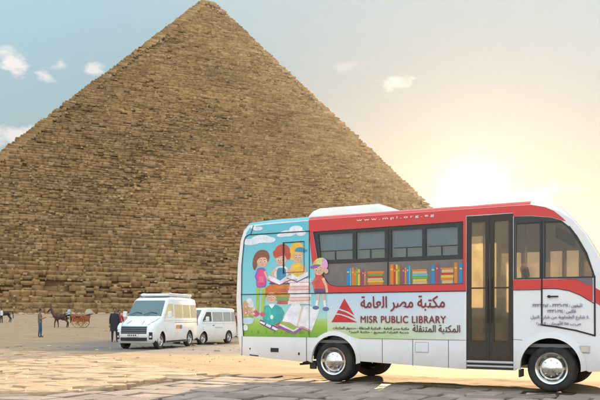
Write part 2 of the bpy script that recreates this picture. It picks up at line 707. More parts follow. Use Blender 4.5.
def make_ground():
    xs = axis(-14.5, 9, .075, 1000)
    ys = axis(9.5, 34, .065, 1000)
    X, Y = np.meshgrid(xs, ys)
    Z = land(X, Y)
    near = np.exp(-np.maximum(0, np.hypot(X, Y - 22) - 60) / 40)
    rock = soft_inside(ROCK, X, Y, .7).astype(float)
    # natural bedding: thin ledges stepping towards the camera
    b = fbm(X * .42 + 3 * fbm(X * .2, Y * .2, 31), Y * 1.15, 21, 4)
    q = b * 17
    st = np.floor(q) + np.clip((q - np.floor(q)) * 7, 0, 1)
    ledge = st / 17
    ledge = ledge - ledge.mean()
    fine = fbm(X * 2.2, Y * 3.2, 41, 3) - .5
    Z = Z + rock * (ledge * .16 + fine * .02 - .01)
    pits = np.clip((fbm(X * .9, Y * 2.4, 77, 3) - .66) * 9, 0, 1)
    Z = Z - rock * pits * .04
    sand = 1 - rock
    Z = Z + near * sand * ((fbm(X * .5, Y * .5, 5, 4) - .5) * .07 + (fbm(X * 2.3, Y * 2.3, 15, 3) - .5) * .03 * (Y < 60))
    pave = inside(PAVE, X, Y)
    Z = np.where(pave, land(X, Y) - .075, Z)
    # wheels stand on firm ground
    for (wx, wy, rr) in FLAT_SPOTS:
        k = np.clip(1.6 - np.hypot(X - wx, Y - wy) / rr, 0, 1)
        Z = Z * (1 - k) + (land(X, Y)) * k
    # the trodden asphalt road in front of the monument
    c = Y + .42 * (X + 5)
    wobr = (fbm(X * .35, Y * .35, 51, 4) - .5) * 5
    road = np.clip(np.minimum((c - 27.0 + wobr) / 1.6, (41.5 - c + wobr) / 2.0), 0, 1) * np.clip((X + 13.5 + wobr) / 4, 0, 1) * np.clip((3 - X) / 4, 0, 1)
    road = road * (1 - rock)
    ny, nx = X.shape
    idx = np.arange(nx * ny).reshape(ny, nx)
    F = np.stack([idx[:-1, :-1], idx[:-1, 1:], idx[1:, 1:], idx[1:, :-1]], -1).reshape(-1, 4)
    me = bpy.data.meshes.new('ground')
    me.vertices.add(nx * ny)
    me.vertices.foreach_set('co', np.stack([X, Y, Z], -1).ravel())
    me.loops.add(F.size)
    me.loops.foreach_set('vertex_index', F.ravel())
    me.polygons.add(len(F))
    me.polygons.foreach_set('loop_start', np.arange(0, F.size, 4))
    me.polygons.foreach_set('loop_total', np.full(len(F), 4))
    me.update(calc_edges=True)
    for nm, a in (('rock', rock), ('road', road), ('joint', pave.astype(float))):
        at = me.attributes.new(nm, 'FLOAT', 'POINT')
        at.data.foreach_set('value', a.ravel().astype(np.float32))
    me.polygons.foreach_set('use_smooth', [True] * len(F))
    o = bpy.data.objects.new('ground', me)
    COL.objects.link(o)
    o['kind'] = 'structure'
    m = bpy.data.materials.new('sand_rock_asphalt')
    m.use_nodes = True
    nt = m.node_tree
    L = nt.links
    bs = nt.nodes['Principled BSDF']
    bs.inputs['Roughness'].default_value = .9
    bs.inputs['Specular IOR Level'].default_value = .2
    tc = nt.nodes.new('ShaderNodeTexCoord')

    def noise(scale, detail=6, rough=.6, stretch=None):
        n = nt.nodes.new('ShaderNodeTexNoise')
        n.inputs['Scale'].default_value = scale
        n.inputs['Detail'].default_value = detail
        n.inputs['Roughness'].default_value = rough
        if stretch:
            mp = nt.nodes.new('ShaderNodeMapping')
            mp.inputs['Scale'].default_value = stretch
            L.new(tc.outputs['Object'], mp.inputs['Vector'])
            L.new(mp.outputs[0], n.inputs['Vector'])
        else:
            L.new(tc.outputs['Object'], n.inputs['Vector'])
        return n.outputs['Fac']

    def ramp(f, stops):
        r = nt.nodes.new('ShaderNodeValToRGB')
        e = r.color_ramp.elements
        e[0].position, e[0].color = stops[0][0], (*stops[0][1], 1)
        e[1].position, e[1].color = stops[-1][0], (*stops[-1][1], 1)
        for p, cc in stops[1:-1]:
            k = e.new(p)
            k.color = (*cc, 1)
        L.new(f, r.inputs[0])
        return r.outputs[0]

    def mixc(f, a, b):
        x = nt.nodes.new('ShaderNodeMix')
        x.data_type = 'RGBA'
        L.new(f, x.inputs['Factor'])
        s = [i for i in x.inputs if i.type == 'RGBA']
        L.new(a, s[0])
        L.new(b, s[1])
        return [k for k in x.outputs if k.type == 'RGBA'][0]

    def attr(nm):
        a = nt.nodes.new('ShaderNodeAttribute')
        a.attribute_name = nm
        return a.outputs['Fac']
    sandc = ramp(noise(.55, 10, .68), [(.3, (.33, .225, .13)), (.5, (.41, .285, .165)), (.7, (.48, .345, .21))])
    rockc = ramp(noise(1.3, 10, .7, (.6, 1.6, 1)), [(.28, (.33, .235, .145)), (.48, (.49, .37, .245)), (.72, (.60, .48, .34))])
    roadc = ramp(noise(1.6, 9, .7), [(.3, (.15, .135, .125)), (.7, (.26, .235, .21))])
    jc = ramp(noise(7, 5, .6), [(.3, (.03, .025, .02)), (.7, (.08, .062, .045))])
    trk = nt.nodes.new('ShaderNodeMapRange')
    trk.inputs['From Min'].default_value = .42
    trk.inputs['From Max'].default_value = .72
    trk.inputs['To Max'].default_value = .55
    mp_ = nt.nodes.new('ShaderNodeMapping')
    mp_.inputs['Rotation'].default_value = (0, 0, R(24))
    mp_.inputs['Scale'].default_value = (.07, 1.1, 1)
    L.new(tc.outputs['Object'], mp_.inputs['Vector'])
    tn = nt.nodes.new('ShaderNodeTexNoise')
    tn.inputs['Scale'].default_value = 1.0
    tn.inputs['Detail'].default_value = 9
    tn.inputs['Roughness'].default_value = .7
    L.new(mp_.outputs[0], tn.inputs['Vector'])
    L.new(tn.outputs['Fac'], trk.inputs['Value'])
    worn = nt.nodes.new('ShaderNodeRGB')
    worn.outputs[0].default_value = (.29, .215, .15, 1)
    sandc = mixc(trk.outputs[0], sandc, worn.outputs[0])
    c1 = mixc(attr('rock'), sandc, rockc)
    c2 = mixc(attr('road'), c1, roadc)
    c3 = mixc(attr('joint'), c2, jc)
    L.new(c3, bs.inputs['Base Color'])
    bp = nt.nodes.new('ShaderNodeBump')
    bp.inputs['Strength'].default_value = .8
    bp.inputs['Distance'].default_value = .04
    L.new(noise(9, 9, .72), bp.inputs['Height'])
    L.new(bp.outputs[0], bs.inputs['Normal'])
    me.materials.append(m)
    return o


BUS_O = Vector((.608, 14.25, 0))
BUS_A = math.atan2(-.4848, .8746)
bd, bp_ = Vector((.8746, -.4848, 0)), Vector((.4848, .8746, 0))
FLAT_SPOTS = []
for s_ in (0, 4.01):
    for d_ in (.1, 2.0):
        p_ = BUS_O + bd * s_ + bp_ * d_
        FLAT_SPOTS.append((p_.x, p_.y, .55))
make_ground()


def make_paving():
    """old basalt slabs in the foreground, each cut a little differently"""
    mb = MB()
    a0 = -12.0
    b = -18.5
    row = 0
    org = Vector((1.6, 14.3, 0))
    while b < 3:
        dep = rnd.uniform(.45, .68)
        a = a0 + rnd.uniform(-1, 0)
        while a < 16:
            ln = rnd.choice((.45, .55, .65, .8, 1.0)) * rnd.uniform(.9, 1.1)
            c = org + bd * (a + ln / 2) + bp_ * (b + dep / 2)
            if inside(PAVE, np.array([c.x]), np.array([c.y]))[0] and c.y > -2.5:
                g = rnd.uniform(.022, .05)
                j = [rnd.uniform(-.03, .03) for _ in range(8)]
                cs = [(a + g + j[0], b + g + j[1]), (a + ln - g + j[2], b + g + j[3]), (a + ln - g + j[4], b + dep - g + j[5]), (a + g + j[6], b + dep - g + j[7])]
                if rnd.random() < .3:                                  # a corner is broken off
                    k = rnd.randrange(4)
                    p, q, r_ = cs[k - 1], cs[k], cs[(k + 1) % 4]
                    f1, f2 = rnd.uniform(.12, .3), rnd.uniform(.12, .3)
                    cs = cs[:k] + [(q[0] + (p[0] - q[0]) * f1, q[1] + (p[1] - q[1]) * f1), (q[0] + (r_[0] - q[0]) * f2, q[1] + (r_[1] - q[1]) * f2)] + cs[k + 1:]
                n = len(cs)
                mx = sum(p[0] for p in cs) / n
                my = sum(p[1] for p in cs) / n
                dz = rnd.uniform(-.016, .016)
                tx, ty = rnd.uniform(-.02, .02), rnd.uniform(-.02, .02)
                vs = []
                for (ins, z) in ((0, -.10), (0, -.012), (.016, .004)):
                    for (pa, pb) in cs:
                        k = 1 - ins / max(.2, math.hypot(pa - mx, pb - my))
                        qa, qb = mx + (pa - mx) * k, my + (pb - my) * k
                        p = org + bd * qa + bp_ * qb
                        vs.append((p.x, p.y, float(land(p.x, p.y)) + z + dz + (qa - mx) * tx + (qb - my) * ty - .004))
                fs = [tuple(range(2 * n, 3 * n))]
                for r2 in range(2):
                    for i in range(n):
                        fs.append((r2 * n + i, r2 * n + (i + 1) % n, r2 * n + n + (i + 1) % n, r2 * n + n + i))
                mb.add(vs, fs)
            a += ln
        b += dep
        row += 1
    o = mb.build('stone_paving', mat('basalt', (.30, .235, .195), .75, var=.30, vscale=3.0, bump=.5, bscale=22, island=.28, dirt=.45))
    o['kind'] = 'structure'


make_paving()


def make_bedrock():
    """broken natural limestone beds: low plates with worn edges, lying over one another"""
    mb = MB()
    for _ in range(2300):
        y = rnd.uniform(9.5, 33)
        x = rnd.uniform(-.47 * y - 1, -1.2)
        ln, dp = rnd.uniform(.18, .75), rnd.uniform(.12, .42)
        if not inside(ROCK, np.array([x - ln * .4, x + ln * .4]), np.array([y, y])).all() or inside(PAVE, np.array([x, x + ln * .6]), np.array([y - dp, y - dp])).any():
            continue
        n = rnd.randint(7, 11)
        an = rnd.gauss(-.12, .22)
        top = rnd.choice((.01, .015, .022, .032, .045, .065)) * (.7 + .4 * float(fbm(np.array([x * .4]), np.array([y * .4]), 8, 2)[0]))
        ph = rnd.uniform(0, 6)
        out = []
        for i in range(n):
            t = ph + 2 * math.pi * (i + rnd.uniform(-.25, .25)) / n
            c, s = math.cos(t), math.sin(t)
            q = (abs(c) ** 3.0 + abs(s) ** 3.0) ** (-1 / 3.0) * rnd.uniform(.82, 1.08)
            px, py = c * q * ln, s * q * dp
            out.append((x + px * math.cos(an) - py * math.sin(an), y + px * math.sin(an) + py * math.cos(an)))
        tx, ty = rnd.gauss(0, .012), rnd.gauss(.012, .014)
        vs = []
        for (k, f) in ((1.0, -9), (1.0, .62), (.965, 1.0), (.55, 1.03)):
            for (px, py) in out:
                qx, qy = x + (px - x) * k, y + (py - y) * k
                z = float(land(qx, qy))
                vs.append((qx, qy, z - .12 if f < -1 else z + top * f + (qx - x) * tx + (qy - y) * ty + (rnd.uniform(-.006, .006) if k < .99 else 0)))
        fs = [tuple(range(3 * n, 4 * n))]
        for r2 in range(3):
            for i in range(n):
                fs.append((r2 * n + i, r2 * n + (i + 1) % n, r2 * n + n + (i + 1) % n, r2 * n + n + i))
        mb.add(vs, fs)
    o = mb.build('bedrock', mat('limestone_bed', (.48, .325, .195), .92, var=.22, vscale=2.6, bump=.6, bscale=16, island=.13, detail=9))
    o['kind'] = 'structure'


make_bedrock()

# loose stones on the sand: one object, nobody could count them
def make_stones():
    mb = MB()
    def stone(x, y, s):
        z = float(land(x, y))
        n = 7
        vs = []
        an = rnd.uniform(0, 6)
        sx, sy, sz = s * rnd.uniform(.8, 1.4), s * rnd.uniform(.6, 1), s * rnd.uniform(.4, .8)
        for (k, zz) in ((1, -.3), (1.05, .3), (.62, 1.0)):
            for i in range(n):
                t = an + 2 * math.pi * i / n
                r_ = k * rnd.uniform(.8, 1.15)
                vs.append((x + sx * r_ * math.cos(t), y + sy * r_ * math.sin(t), z + sz * zz * rnd.uniform(.85, 1.1)))
        fs = [tuple(range(2 * n, 3 * n))]
        for r2 in range(2):
            for i in range(n):
                fs.append((r2 * n + i, r2 * n + (i + 1) % n, r2 * n + n + (i + 1) % n, r2 * n + n + i))
        mb.add(vs, fs)
    for _ in range(150):
        y = rnd.uniform(17, 34)
        x = rnd.uniform(-.46 * y, -.06 * y)
        stone(x, y, rnd.choice((.015, .02, .025, .03, .045)))
    for _ in range(900):
        y = rnd.uniform(28, 120)
        stone(rnd.uniform(-.46 * y, .45 * y), y, rnd.choice((.025, .03, .04, .05, .07, .1)))
    for (u, v, s) in ((4, 382, .13), (8, 357, .2), (18, 345, .15), (49, 345, .13), (2, 356, .16), (26, 358, .12)):
        y = 1.36 * 750 / (v - 315)
        stone((u - 300) / 750 * y, y, s)
    for _ in range(900):                                               # fallen rubble along the foot of the monument
        t = rnd.uniform(-.05, 1)
        x, y = -113.7 + 200.2 * t, 165 + 97.7 * t
        d = rnd.expovariate(1 / 2.2) + .3
        stone(x + .44 * d, y - .9 * d, rnd.choice((.15, .2, .3, .45, .6)))
    o = mb.build('loose_stones', mat('stone', (.38, .29, .19), .9, island=.3, bump=.4, bscale=18))
    o['kind'] = 'stuff'
    tag(o, 'loose limestone chips and rubble scattered over the sandy ground', 'stones')


make_stones()

# ------------------------------------------------------------------ the pyramid
PL, PR, PA = np.array((-113.74, 165.0)), np.array((86.5, 262.67)), np.array((-39.86, 324.97))
PH, PBASE = 138.4, 1.0
pn = np.array((-97.67, 200.24))
PBR, PBL = PR + pn, PL + pn


def make_pyramid():
    courses = []
    z = 0.0
    while z < PH * .972:
        h = np.interp(z, [0, 4, 14, 30, 60, 140], [1.75, 1.5, 1.15, .92, .82, .78]) * rnd.uniform(.88, 1.14)
        courses.append((z, h))
        z += h
    verts, quads, mi = [], [], []

    def corner(B, z):
        f = z / PH
        return B + (PA - B) * f

    def block(p0, p1, out, z0, z1, back, lean0=0., lean1=0., under=.2):
        """block from p0 to p1 along the course, its front face pushed out by `out`"""
        o = len(verts)
        d = p1 - p0
        d = d / np.hypot(*d)
        n = np.array((d[1], -d[0]))
        f0, f1 = p0 + n * (out + lean0), p1 + n * (out + lean1)
        b0, b1 = p0 - n * back, p1 - n * back
        zm, hh = z0 + (z1 - z0) * rnd.uniform(.4, .62), z1 - z0
        zt = z1 - hh * rnd.uniform(.06, .16)
        for (p, zz) in ((f0 - n * under, z0), (f1 - n * under, z0), (f0, zm), (f1, zm), (f0 + n * .02, zt), (f1 + n * .02, zt),
                        (f0 - n * .14, z1), (f1 - n * .14, z1), (b1, z1), (b0, z1), (b1, z0), (b0, z0)):
            verts.append((p[0], p[1], zz))
        quads.extend([(o, o + 1, o + 3, o + 2), (o + 2, o + 3, o + 5, o + 4), (o + 4, o + 5, o + 7, o + 6), (o + 6, o + 7, o + 8, o + 9),
                      (o + 1, o + 10, o + 8, o + 3), (o + 3, o + 8, o + 7, o + 5), (o + 11, o, o + 2, o + 9), (o + 2, o + 4, o + 6, o + 9)])

    for ci, (z, h) in enumerate(courses):
        zz0, zz1 = PBASE + z, PBASE + z + h
        corners = [corner(B, z + h * .5) for B in (PL, PR, PBR, PBL)]
        deep = 5.0 if 4 < z < 10 else 2.2
        core = [c + (PA - c) / np.hypot(*(PA - c)) * deep for c in corners]
        o = len(verts)
        for (zz, cc) in ((zz0 - .1, core), (zz1 - .05, core)):
            for c in cc:
                verts.append((c[0], c[1], zz))
        quads.extend([(o, o + 1, o + 5, o + 4), (o + 1, o + 2, o + 6, o + 5), (o + 2, o + 3, o + 7, o + 6), (o + 3, o, o + 4, o + 7), (o + 4, o + 5, o + 6, o + 7)])
        # a course as a whole may stand out or be worn back
        cshift = rnd.uniform(-.22, .22)
        cunder = rnd.uniform(.16, .40)
        for side in range(4):
            a, b = corners[side], corners[(side + 1) % 4]
            ln = np.hypot(*(b - a))
            d = (b - a) / ln
            front = side == 0
            s = -rnd.uniform(.0, .9)
            while s < ln:
                wd = (rnd.uniform(.9, 2.6) if front else rnd.uniform(2.2, 4.5)) * (1.25 if z < 14 else 1)
                e = min(s + wd, ln + rnd.uniform(0, .9))
                if e - s < .25:
                    break
                p0, p1 = a + d * s, a + d * (e - .015)
                t = (s + wd / 2) / ln
                wear = float(fbm(np.array([t * ln * .045 + side * 50]), np.array([z * .075]), 91, 3)[0])
                worn = max(0., wear - .48) * 5.5
                slow = float(fbm(np.array([s * .16 + side * 99]), np.array([ci * 3.7]), 17, 3)[0]) - .5
                out = cshift + slow * 1.4 + rnd.gauss(0, .05) - worn * rnd.uniform(.0, 1.3)
                top = zz1 + rnd.gauss(0, .03) - (rnd.uniform(.1, .6) * h if rnd.random() < (.12 if z > 12 else .28) + worn * .35 else 0)
                if rnd.random() < (.05 if z > 12 else .11) + worn * .07:
                    out -= rnd.uniform(.5, 1.3)
                if front and 5.2 < z < 8.6:                          # the robbers' hole
                    u0, u1 = 300 + 750 * p0[0] / p0[1], 300 + 750 * p1[0] / p1[1]
                    if u0 < 48.6 < u1 or u0 < 56 < u1:
                        s = e
                        continue
                block(p0, p1, out, zz0, top, 3.2 + out + (4.6 if 4 < z < 10 else 0), rnd.gauss(0, .04), rnd.gauss(0, .04), cunder * rnd.uniform(.8, 1.2) * min(h, 1.4))
                s = e
        # rubble lying on the ledge of the visible face
        a, b = corners[0], corners[1]
        ln = np.hypot(*(b - a))
        d = (b - a) / ln
        n = np.array((d[1], -d[0]))
        for _ in range(int(ln * .33)):
            s = rnd.uniform(0, ln)
            wear = float(fbm(np.array([s * .045]), np.array([z * .075]), 91, 3)[0])
            if rnd.random() > (.32 if z > 12 else .75) + max(0, wear - .45) * 3:
                continue
            r_ = rnd.uniform(.18, .55)
            c = a + d * s + n * rnd.uniform(-.2, .45)
            an = rnd.uniform(0, 3.1)
            e1, e2 = np.array((math.cos(an), math.sin(an))) * r_, np.array((-math.sin(an), math.cos(an))) * r_ * rnd.uniform(.5, .9)
            o = len(verts)
            hh = r_ * rnd.uniform(.6, 1.3)
            for (q, zq, k) in ((zz0 - .1, 0, 1.1), (zz0, hh, .75)):
                for (i, j) in ((-1, -1), (1, -1), (1, 1), (-1, 1)):
                    p = c + (e1 * i + e2 * j) * k * rnd.uniform(.8, 1.1)
                    verts.append((p[0], p[1], q + zq))
            quads.extend([(o, o + 1, o + 5, o + 4), (o + 1, o + 2, o + 6, o + 5), (o + 2, o + 3, o + 7, o + 6), (o + 3, o, o + 4, o + 7), (o + 4, o + 5, o + 6, o + 7)])
    me = bpy.data.meshes.new('pyramid')
    V, F = np.array(verts), np.array(quads)
    me.vertices.add(len(V))
    me.vertices.foreach_set('co', V.ravel())
    me.loops.add(F.size)
    me.loops.foreach_set('vertex_index', F.ravel())
    me.polygons.add(len(F))
    me.polygons.foreach_set('loop_start', np.arange(0, F.size, 4))
    me.polygons.foreach_set('loop_total', np.full(len(F), 4))
    me.update(calc_edges=True)
    o = bpy.data.objects.new('pyramid', me)
    COL.objects.link(o)
    tag(o, 'huge weathered limestone pyramid of stepped stone courses behind the bus and vans', 'pyramid')
    m = bpy.data.materials.new('weathered_limestone')
    m.use_nodes = True
    nt = m.node_tree
    L = nt.links
    bs = nt.nodes['Principled BSDF']
    bs.inputs['Roughness'].default_value = .92
    bs.inputs['Specular IOR Level'].default_value = .15
    tc = nt.nodes.new('ShaderNodeTexCoord')
    ge = nt.nodes.new('ShaderNodeNewGeometry')

    def noise(sc, det=5, ro=.6):
        n = nt.nodes.new('ShaderNodeTexNoise')
        n.inputs['Scale'].default_value = sc
        n.inputs['Detail'].default_value = det
        n.inputs['Roughness'].default_value = ro
        L.new(tc.outputs['Object'], n.inputs['Vector'])
        return n.outputs['Fac']
    r1 = nt.nodes.new('ShaderNodeValToRGB')
    e = r1.color_ramp.elements
    e[0].position, e[0].color = 0, (0.216, 0.136, 0.061, 1)
    e[1].position, e[1].color = 1, (0.380, 0.257, 0.135, 1)
    for p, c in ((.25, (.275, .170, .074)), (.6, (.315, .198, .089)), (.85, (.352, .226, .105))):
        k = e.new(p)
        k.color = (*c, 1)
    L.new(ge.outputs['Random Per Island'], r1.inputs[0])

    def scaled(val, lo, hi, a, b):
        mr = nt.nodes.new('ShaderNodeMapRange')
        for nm, v in (('From Min', lo), ('From Max', hi), ('To Min', a), ('To Max', b)):
            mr.inputs[nm].default_value = v
        L.new(val, mr.inputs['Value'])
        return mr.outputs[0]
    f = scaled(noise(.035, 8, .65), .3, .7, .74, 1.26)
    mp = nt.nodes.new('ShaderNodeMapping')
    mp.inputs['Rotation'].default_value = (0, 0, R(-26))
    mp.inputs['Scale'].default_value = (.10, .10, 1.25)
    L.new(tc.outputs['Object'], mp.inputs['Vector'])
    bed = nt.nodes.new('ShaderNodeTexNoise')
    bed.inputs['Scale'].default_value = 1.0
    bed.inputs['Detail'].default_value = 7
    bed.inputs['Roughness'].default_value = .72
    L.new(mp.outputs[0], bed.inputs['Vector'])
    f2 = scaled(bed.outputs['Fac'], .3, .7, .62, 1.38)
    mu0 = nt.nodes.new('ShaderNodeMath')
    mu0.operation = 'MULTIPLY'
    L.new(f, mu0.inputs[0])
    L.new(f2, mu0.inputs[1])
    f3 = scaled(noise(.9, 9, .78), .32, .68, .70, 1.30)
    mu = nt.nodes.new('ShaderNodeMath')
    mu.operation = 'MULTIPLY'
    L.new(mu0.outputs[0], mu.inputs[0])
    L.new(f3, mu.inputs[1])
    sc = nt.nodes.new('ShaderNodeVectorMath')
    sc.operation = 'SCALE'
    L.new(r1.outputs[0], sc.inputs[0])
    L.new(mu.outputs[0], sc.inputs['Scale'])
    L.new(sc.outputs[0], bs.inputs['Base Color'])
    bp = nt.nodes.new('ShaderNodeBump')
    bp.inputs['Strength'].default_value = .7
    bp.inputs['Distance'].default_value = .25
    L.new(noise(2.2, 6, .7), bp.inputs['Height'])
    L.new(bp.outputs[0], bs.inputs['Normal'])
    me.materials.append(m)
    return o


make_pyramid()

# ------------------------------------------------------------------ the library bus
BUSW = 2.2
bus = empty('library_bus', BUS_O, BUS_A, 'white and red library bus with children reading painted on its side', 'bus')

white = mat('bus_white', (.80, .79, .80), .28, coat=.5, dirt=.12)
add_dust(white, .34, .75, .55)
red = mat('bus_red', (.62, .022, .018), .33, coat=.4)
black = mat('rubber_black', (.016, .016, .017), .6)
seam_m = mat('seam_black', (.012, .011, .012), .5)
chrome = mat('chrome', (.75, .74, .72), .16, metal=1.0)
dark = mat('dark_trim', (.035, .03, .028), .45)
tyre_m = mat('tyre_rubber', (.02, .019, .019), .82, var=.3, vscale=9, dirt=.14)
turq = mat('wrap_turquoise', (.10, .50, .60), .35, coat=.3)
under_m = mat('chassis', (.03, .027, .025), .8)
floor_m = mat('bus_floor', (.16, .15, .14), .7)
seat_m = mat('seat_cloth', (.10, .085, .09), .85)
clear_glass = glass('clear_tinted_glass', (.62, .58, .50), dust=.30)
cab_glass = glass('cab_glass', (.58, .54, .52), dust=.05)


def arch(cx, cz, r, n=18, a0=0.0, a1=math.pi):
    return [(cx - r * math.cos(a0 + (a1 - a0) * i / n), cz + r * math.sin(a0 + (a1 - a0) * i / n)) for i in range(n + 1)]


ROOF = [(3.68, 3.12), (3.93, 3.06), (4.14, 2.97), (4.34, 2.83), (4.54, 2.58), (4.75, 2.2), (4.95, 1.76), (5.06, 1.42), (5.13, 1.0), (5.14, .6), (5.08, .41)]
REAR = [(-2.06, .47), (-2.13, .9), (-2.165, 1.6), (-2.13, 2.3), (-2.06, 2.78), (-1.98, 2.99), (-1.88, 3.09)]
BOTTOM = [(4.6, .365)] + arch(4.0, .42, .485)[::-1] + [(3.43, .345), (3.405, .345)]
BOT2 = [(2.595, .335)] + arch(.04, .42, .475)[::-1] + [(-.62, .37), (-1.3, .41)]
LIBWIN = [(-.42, 2.885), (2.545, 2.905), (2.545, 1.815), (.10, 1.815), (-.06, 1.85), (-.19, 1.97), (-.29, 2.2)]
DOOR = [(2.6, 2.99), (3.4, 2.99), (3.4, .345), (2.6, .335)]
CABWIN = [(3.44, 2.82), (3.84, 2.82), (3.84, 1.88), (3.44, 1.88)]
DRVWIN = [(3.895, 2.82), (4.17, 2.81), (4.30, 2.68), (4.40, 2.52), (4.54, 2.27), (4.66, 1.96), (4.665, 1.88), (3.895, 1.88)]


def make_body():
    mb = MB()
    near = REAR + [(-1.4, 3.115), (-.5, 3.12), (2.6, 3.12), (3.4, 3.12)] + ROOF + BOTTOM + [(3.4, 2.99), (2.6, 2.99)] + BOT2
    near = near[::-1]
    mb.plate(near, (LIBWIN, CABWIN, DRVWIN), .05, .05, 0)
    # far side: plain with a long window band
    far = (REAR + [(-.5, 3.12), (3.4, 3.12)] + [(q[0] - .253 * max(0, min(1, (q[0] - 3.4) / 1.0)), q[1]) for q in ROOF] + [(4.55, .365)] + arch(4.0, .42, .485)[::-1] + [(3.43, .25), (.6, .24)] + BOT2[1:])[::-1]
    fw = [[(a, 2.86), (b, 2.86), (b, 1.75), (a, 1.75)] for a, b in ((-.4, .5), (.6, 1.5), (1.6, 2.5))] + [[(a, 2.5), (b, 2.5), (b, 1.55), (a, 1.55)] for a, b in ((2.66, 3.05), (3.12, 3.5), (3.6, 3.82), (3.9, 4.12))]
    mb.plate(far, fw, BUSW, .05, 0)
    # roof, front and back swept across with rounded edges
    path = [(p, 'rear') for p in REAR] + [((-1.4, 3.115), 'roof'), ((-.5, 3.12), 'roof'), ((-.499, 3.12), 'roof'), ((1, 3.12), 'roof'), ((2.6, 3.12), 'roof'), ((3.4, 3.12), 'roof')] + [(p, 'front') for p in ROOF]
    ys = [0, .012, .03, .06, .12, .25, .5, .8, 1.1, 1.4, 1.7, 1.95, 2.08, 2.14, 2.17, 2.188, 2.2]
    grid = []
    for i, (p, k) in enumerate(path):
        q0, q1 = path[max(0, i - 1)][0], path[min(len(path) - 1, i + 1)][0]
        d = Vector((q1[0] - q0[0], q1[1] - q0[1])).normalized()
        n = Vector((-d.y, d.x))
        row = []
        for y in ys:
            t = abs(2 * y / BUSW - 1)
            b = (1 - t ** 10) ** .6 * (.075 if k != 'front' or p[1] > 2.9 else .02) + (1 - t * t) * (.04 if k == 'front' and p[1] < 2.9 else .05 if k != 'rear' else .06)
            row.append((p[0] + n.x * b - .115 * y * max(0, min(1, (p[0] - 3.4) / 1.0)), y, p[1] + n.y * b))
        grid.append(row)
    vs = [p for r_ in grid for p in r_]
    nn = len(ys)
    fs, ms = [], []
    for i in range(len(path) - 1):
        for j in range(nn - 1):
            pz = (path[i][0][1] + path[i + 1][0][1]) / 2
            ps = (path[i][0][0] + path[i + 1][0][0]) / 2
            m = 0
            if path[i + 1][1] == 'roof' or (path[i][1] == 'roof'):
                if j < 4:
                    m = 1 if ps > -.5 else 2
            if path[i][1] == 'rear' and pz > 3.0 and j < 4:
                m = 2
            if path[i][1] == 'front' and path[i + 1][1] == 'front' and 1.45 < pz < 2.75 and .12 <= ys[j] and ys[j + 1] <= 2.08:
                m = 3
            fs.append((i * nn + j, i * nn + j + 1, (i + 1) * nn + j + 1, (i + 1) * nn + j))
            ms.append(m)
    o = len(mb.v)
    mb.v += vs
    mb.f += [tuple(a + o for a in f) for f in fs]
    mb.m += ms
    mb.build('body', [white, red, turq, cab_glass], bus, smooth=40)


make_body()


def make_under():
    mb = MB()
    mb.box((-1.95, .15, .62), (4.9, 2.05, .74), 0)
    mb.box((-1.9, .55, .46), (4.6, .68, .62), 0)
    mb.box((-1.9, 1.52, .46), (4.6, 1.65, .62), 0)
    mb.box((1.1, .5, .40), (1.9, 1.1, .62), 0)
    for s in (0, 4.0):
        mb.tube([(s, .25, .42), (s, 1.95, .42)], .07, 8)
    mb.tube([(0, 1.1, .42), (2.6, 1.1, .52)], .05, 8)
    # wheel boxes close the arches towards the inside
    for s, r in ((.04, .47), (4.0, .48)):
        for y0, y1 in ((.06, .5), (1.7, 2.14)):
            pts = arch(s, .42, r)
            o = [(p[0], y0, p[1]) for p in pts] + [(p[0], y1, p[1]) for p in pts]
            n = len(pts)
            mb.add(o, [(i, i + 1, n + i + 1, n + i) for i in range(n - 1)])
        for y in (.5, 1.7):
            pts = arch(s, .42, r)
            mb.add([(p[0], y, p[1]) for p in pts], [tuple(range(len(pts)))])
    mb.build('chassis', under_m, bus)
    fl = MB()
    fl.box((-1.95, .06, .745), (4.85, 2.14, .80), 0)
    fl.build('floor', floor_m, bus)
    # shelving wall behind the library windows
    sh = MB()
    sh.box((-1.9, .30, .80), (2.56, .34, 3.06), 0)
    sh.box((2.56, .052, .80), (2.592, .34, 3.08), 0)
    sh.box((-.45, .052, 1.76), (2.55, .30, 1.80), 0)
    sh.box((-.45, .052, 2.92), (2.55, .30, 2.95), 0)
    sh.box((-.47, .052, 1.72), (-.45, .30, 2.95), 0)
    sh.build('shelving', mat('shelf_grey', (.33, .35, .37), .7), bus)


make_under()


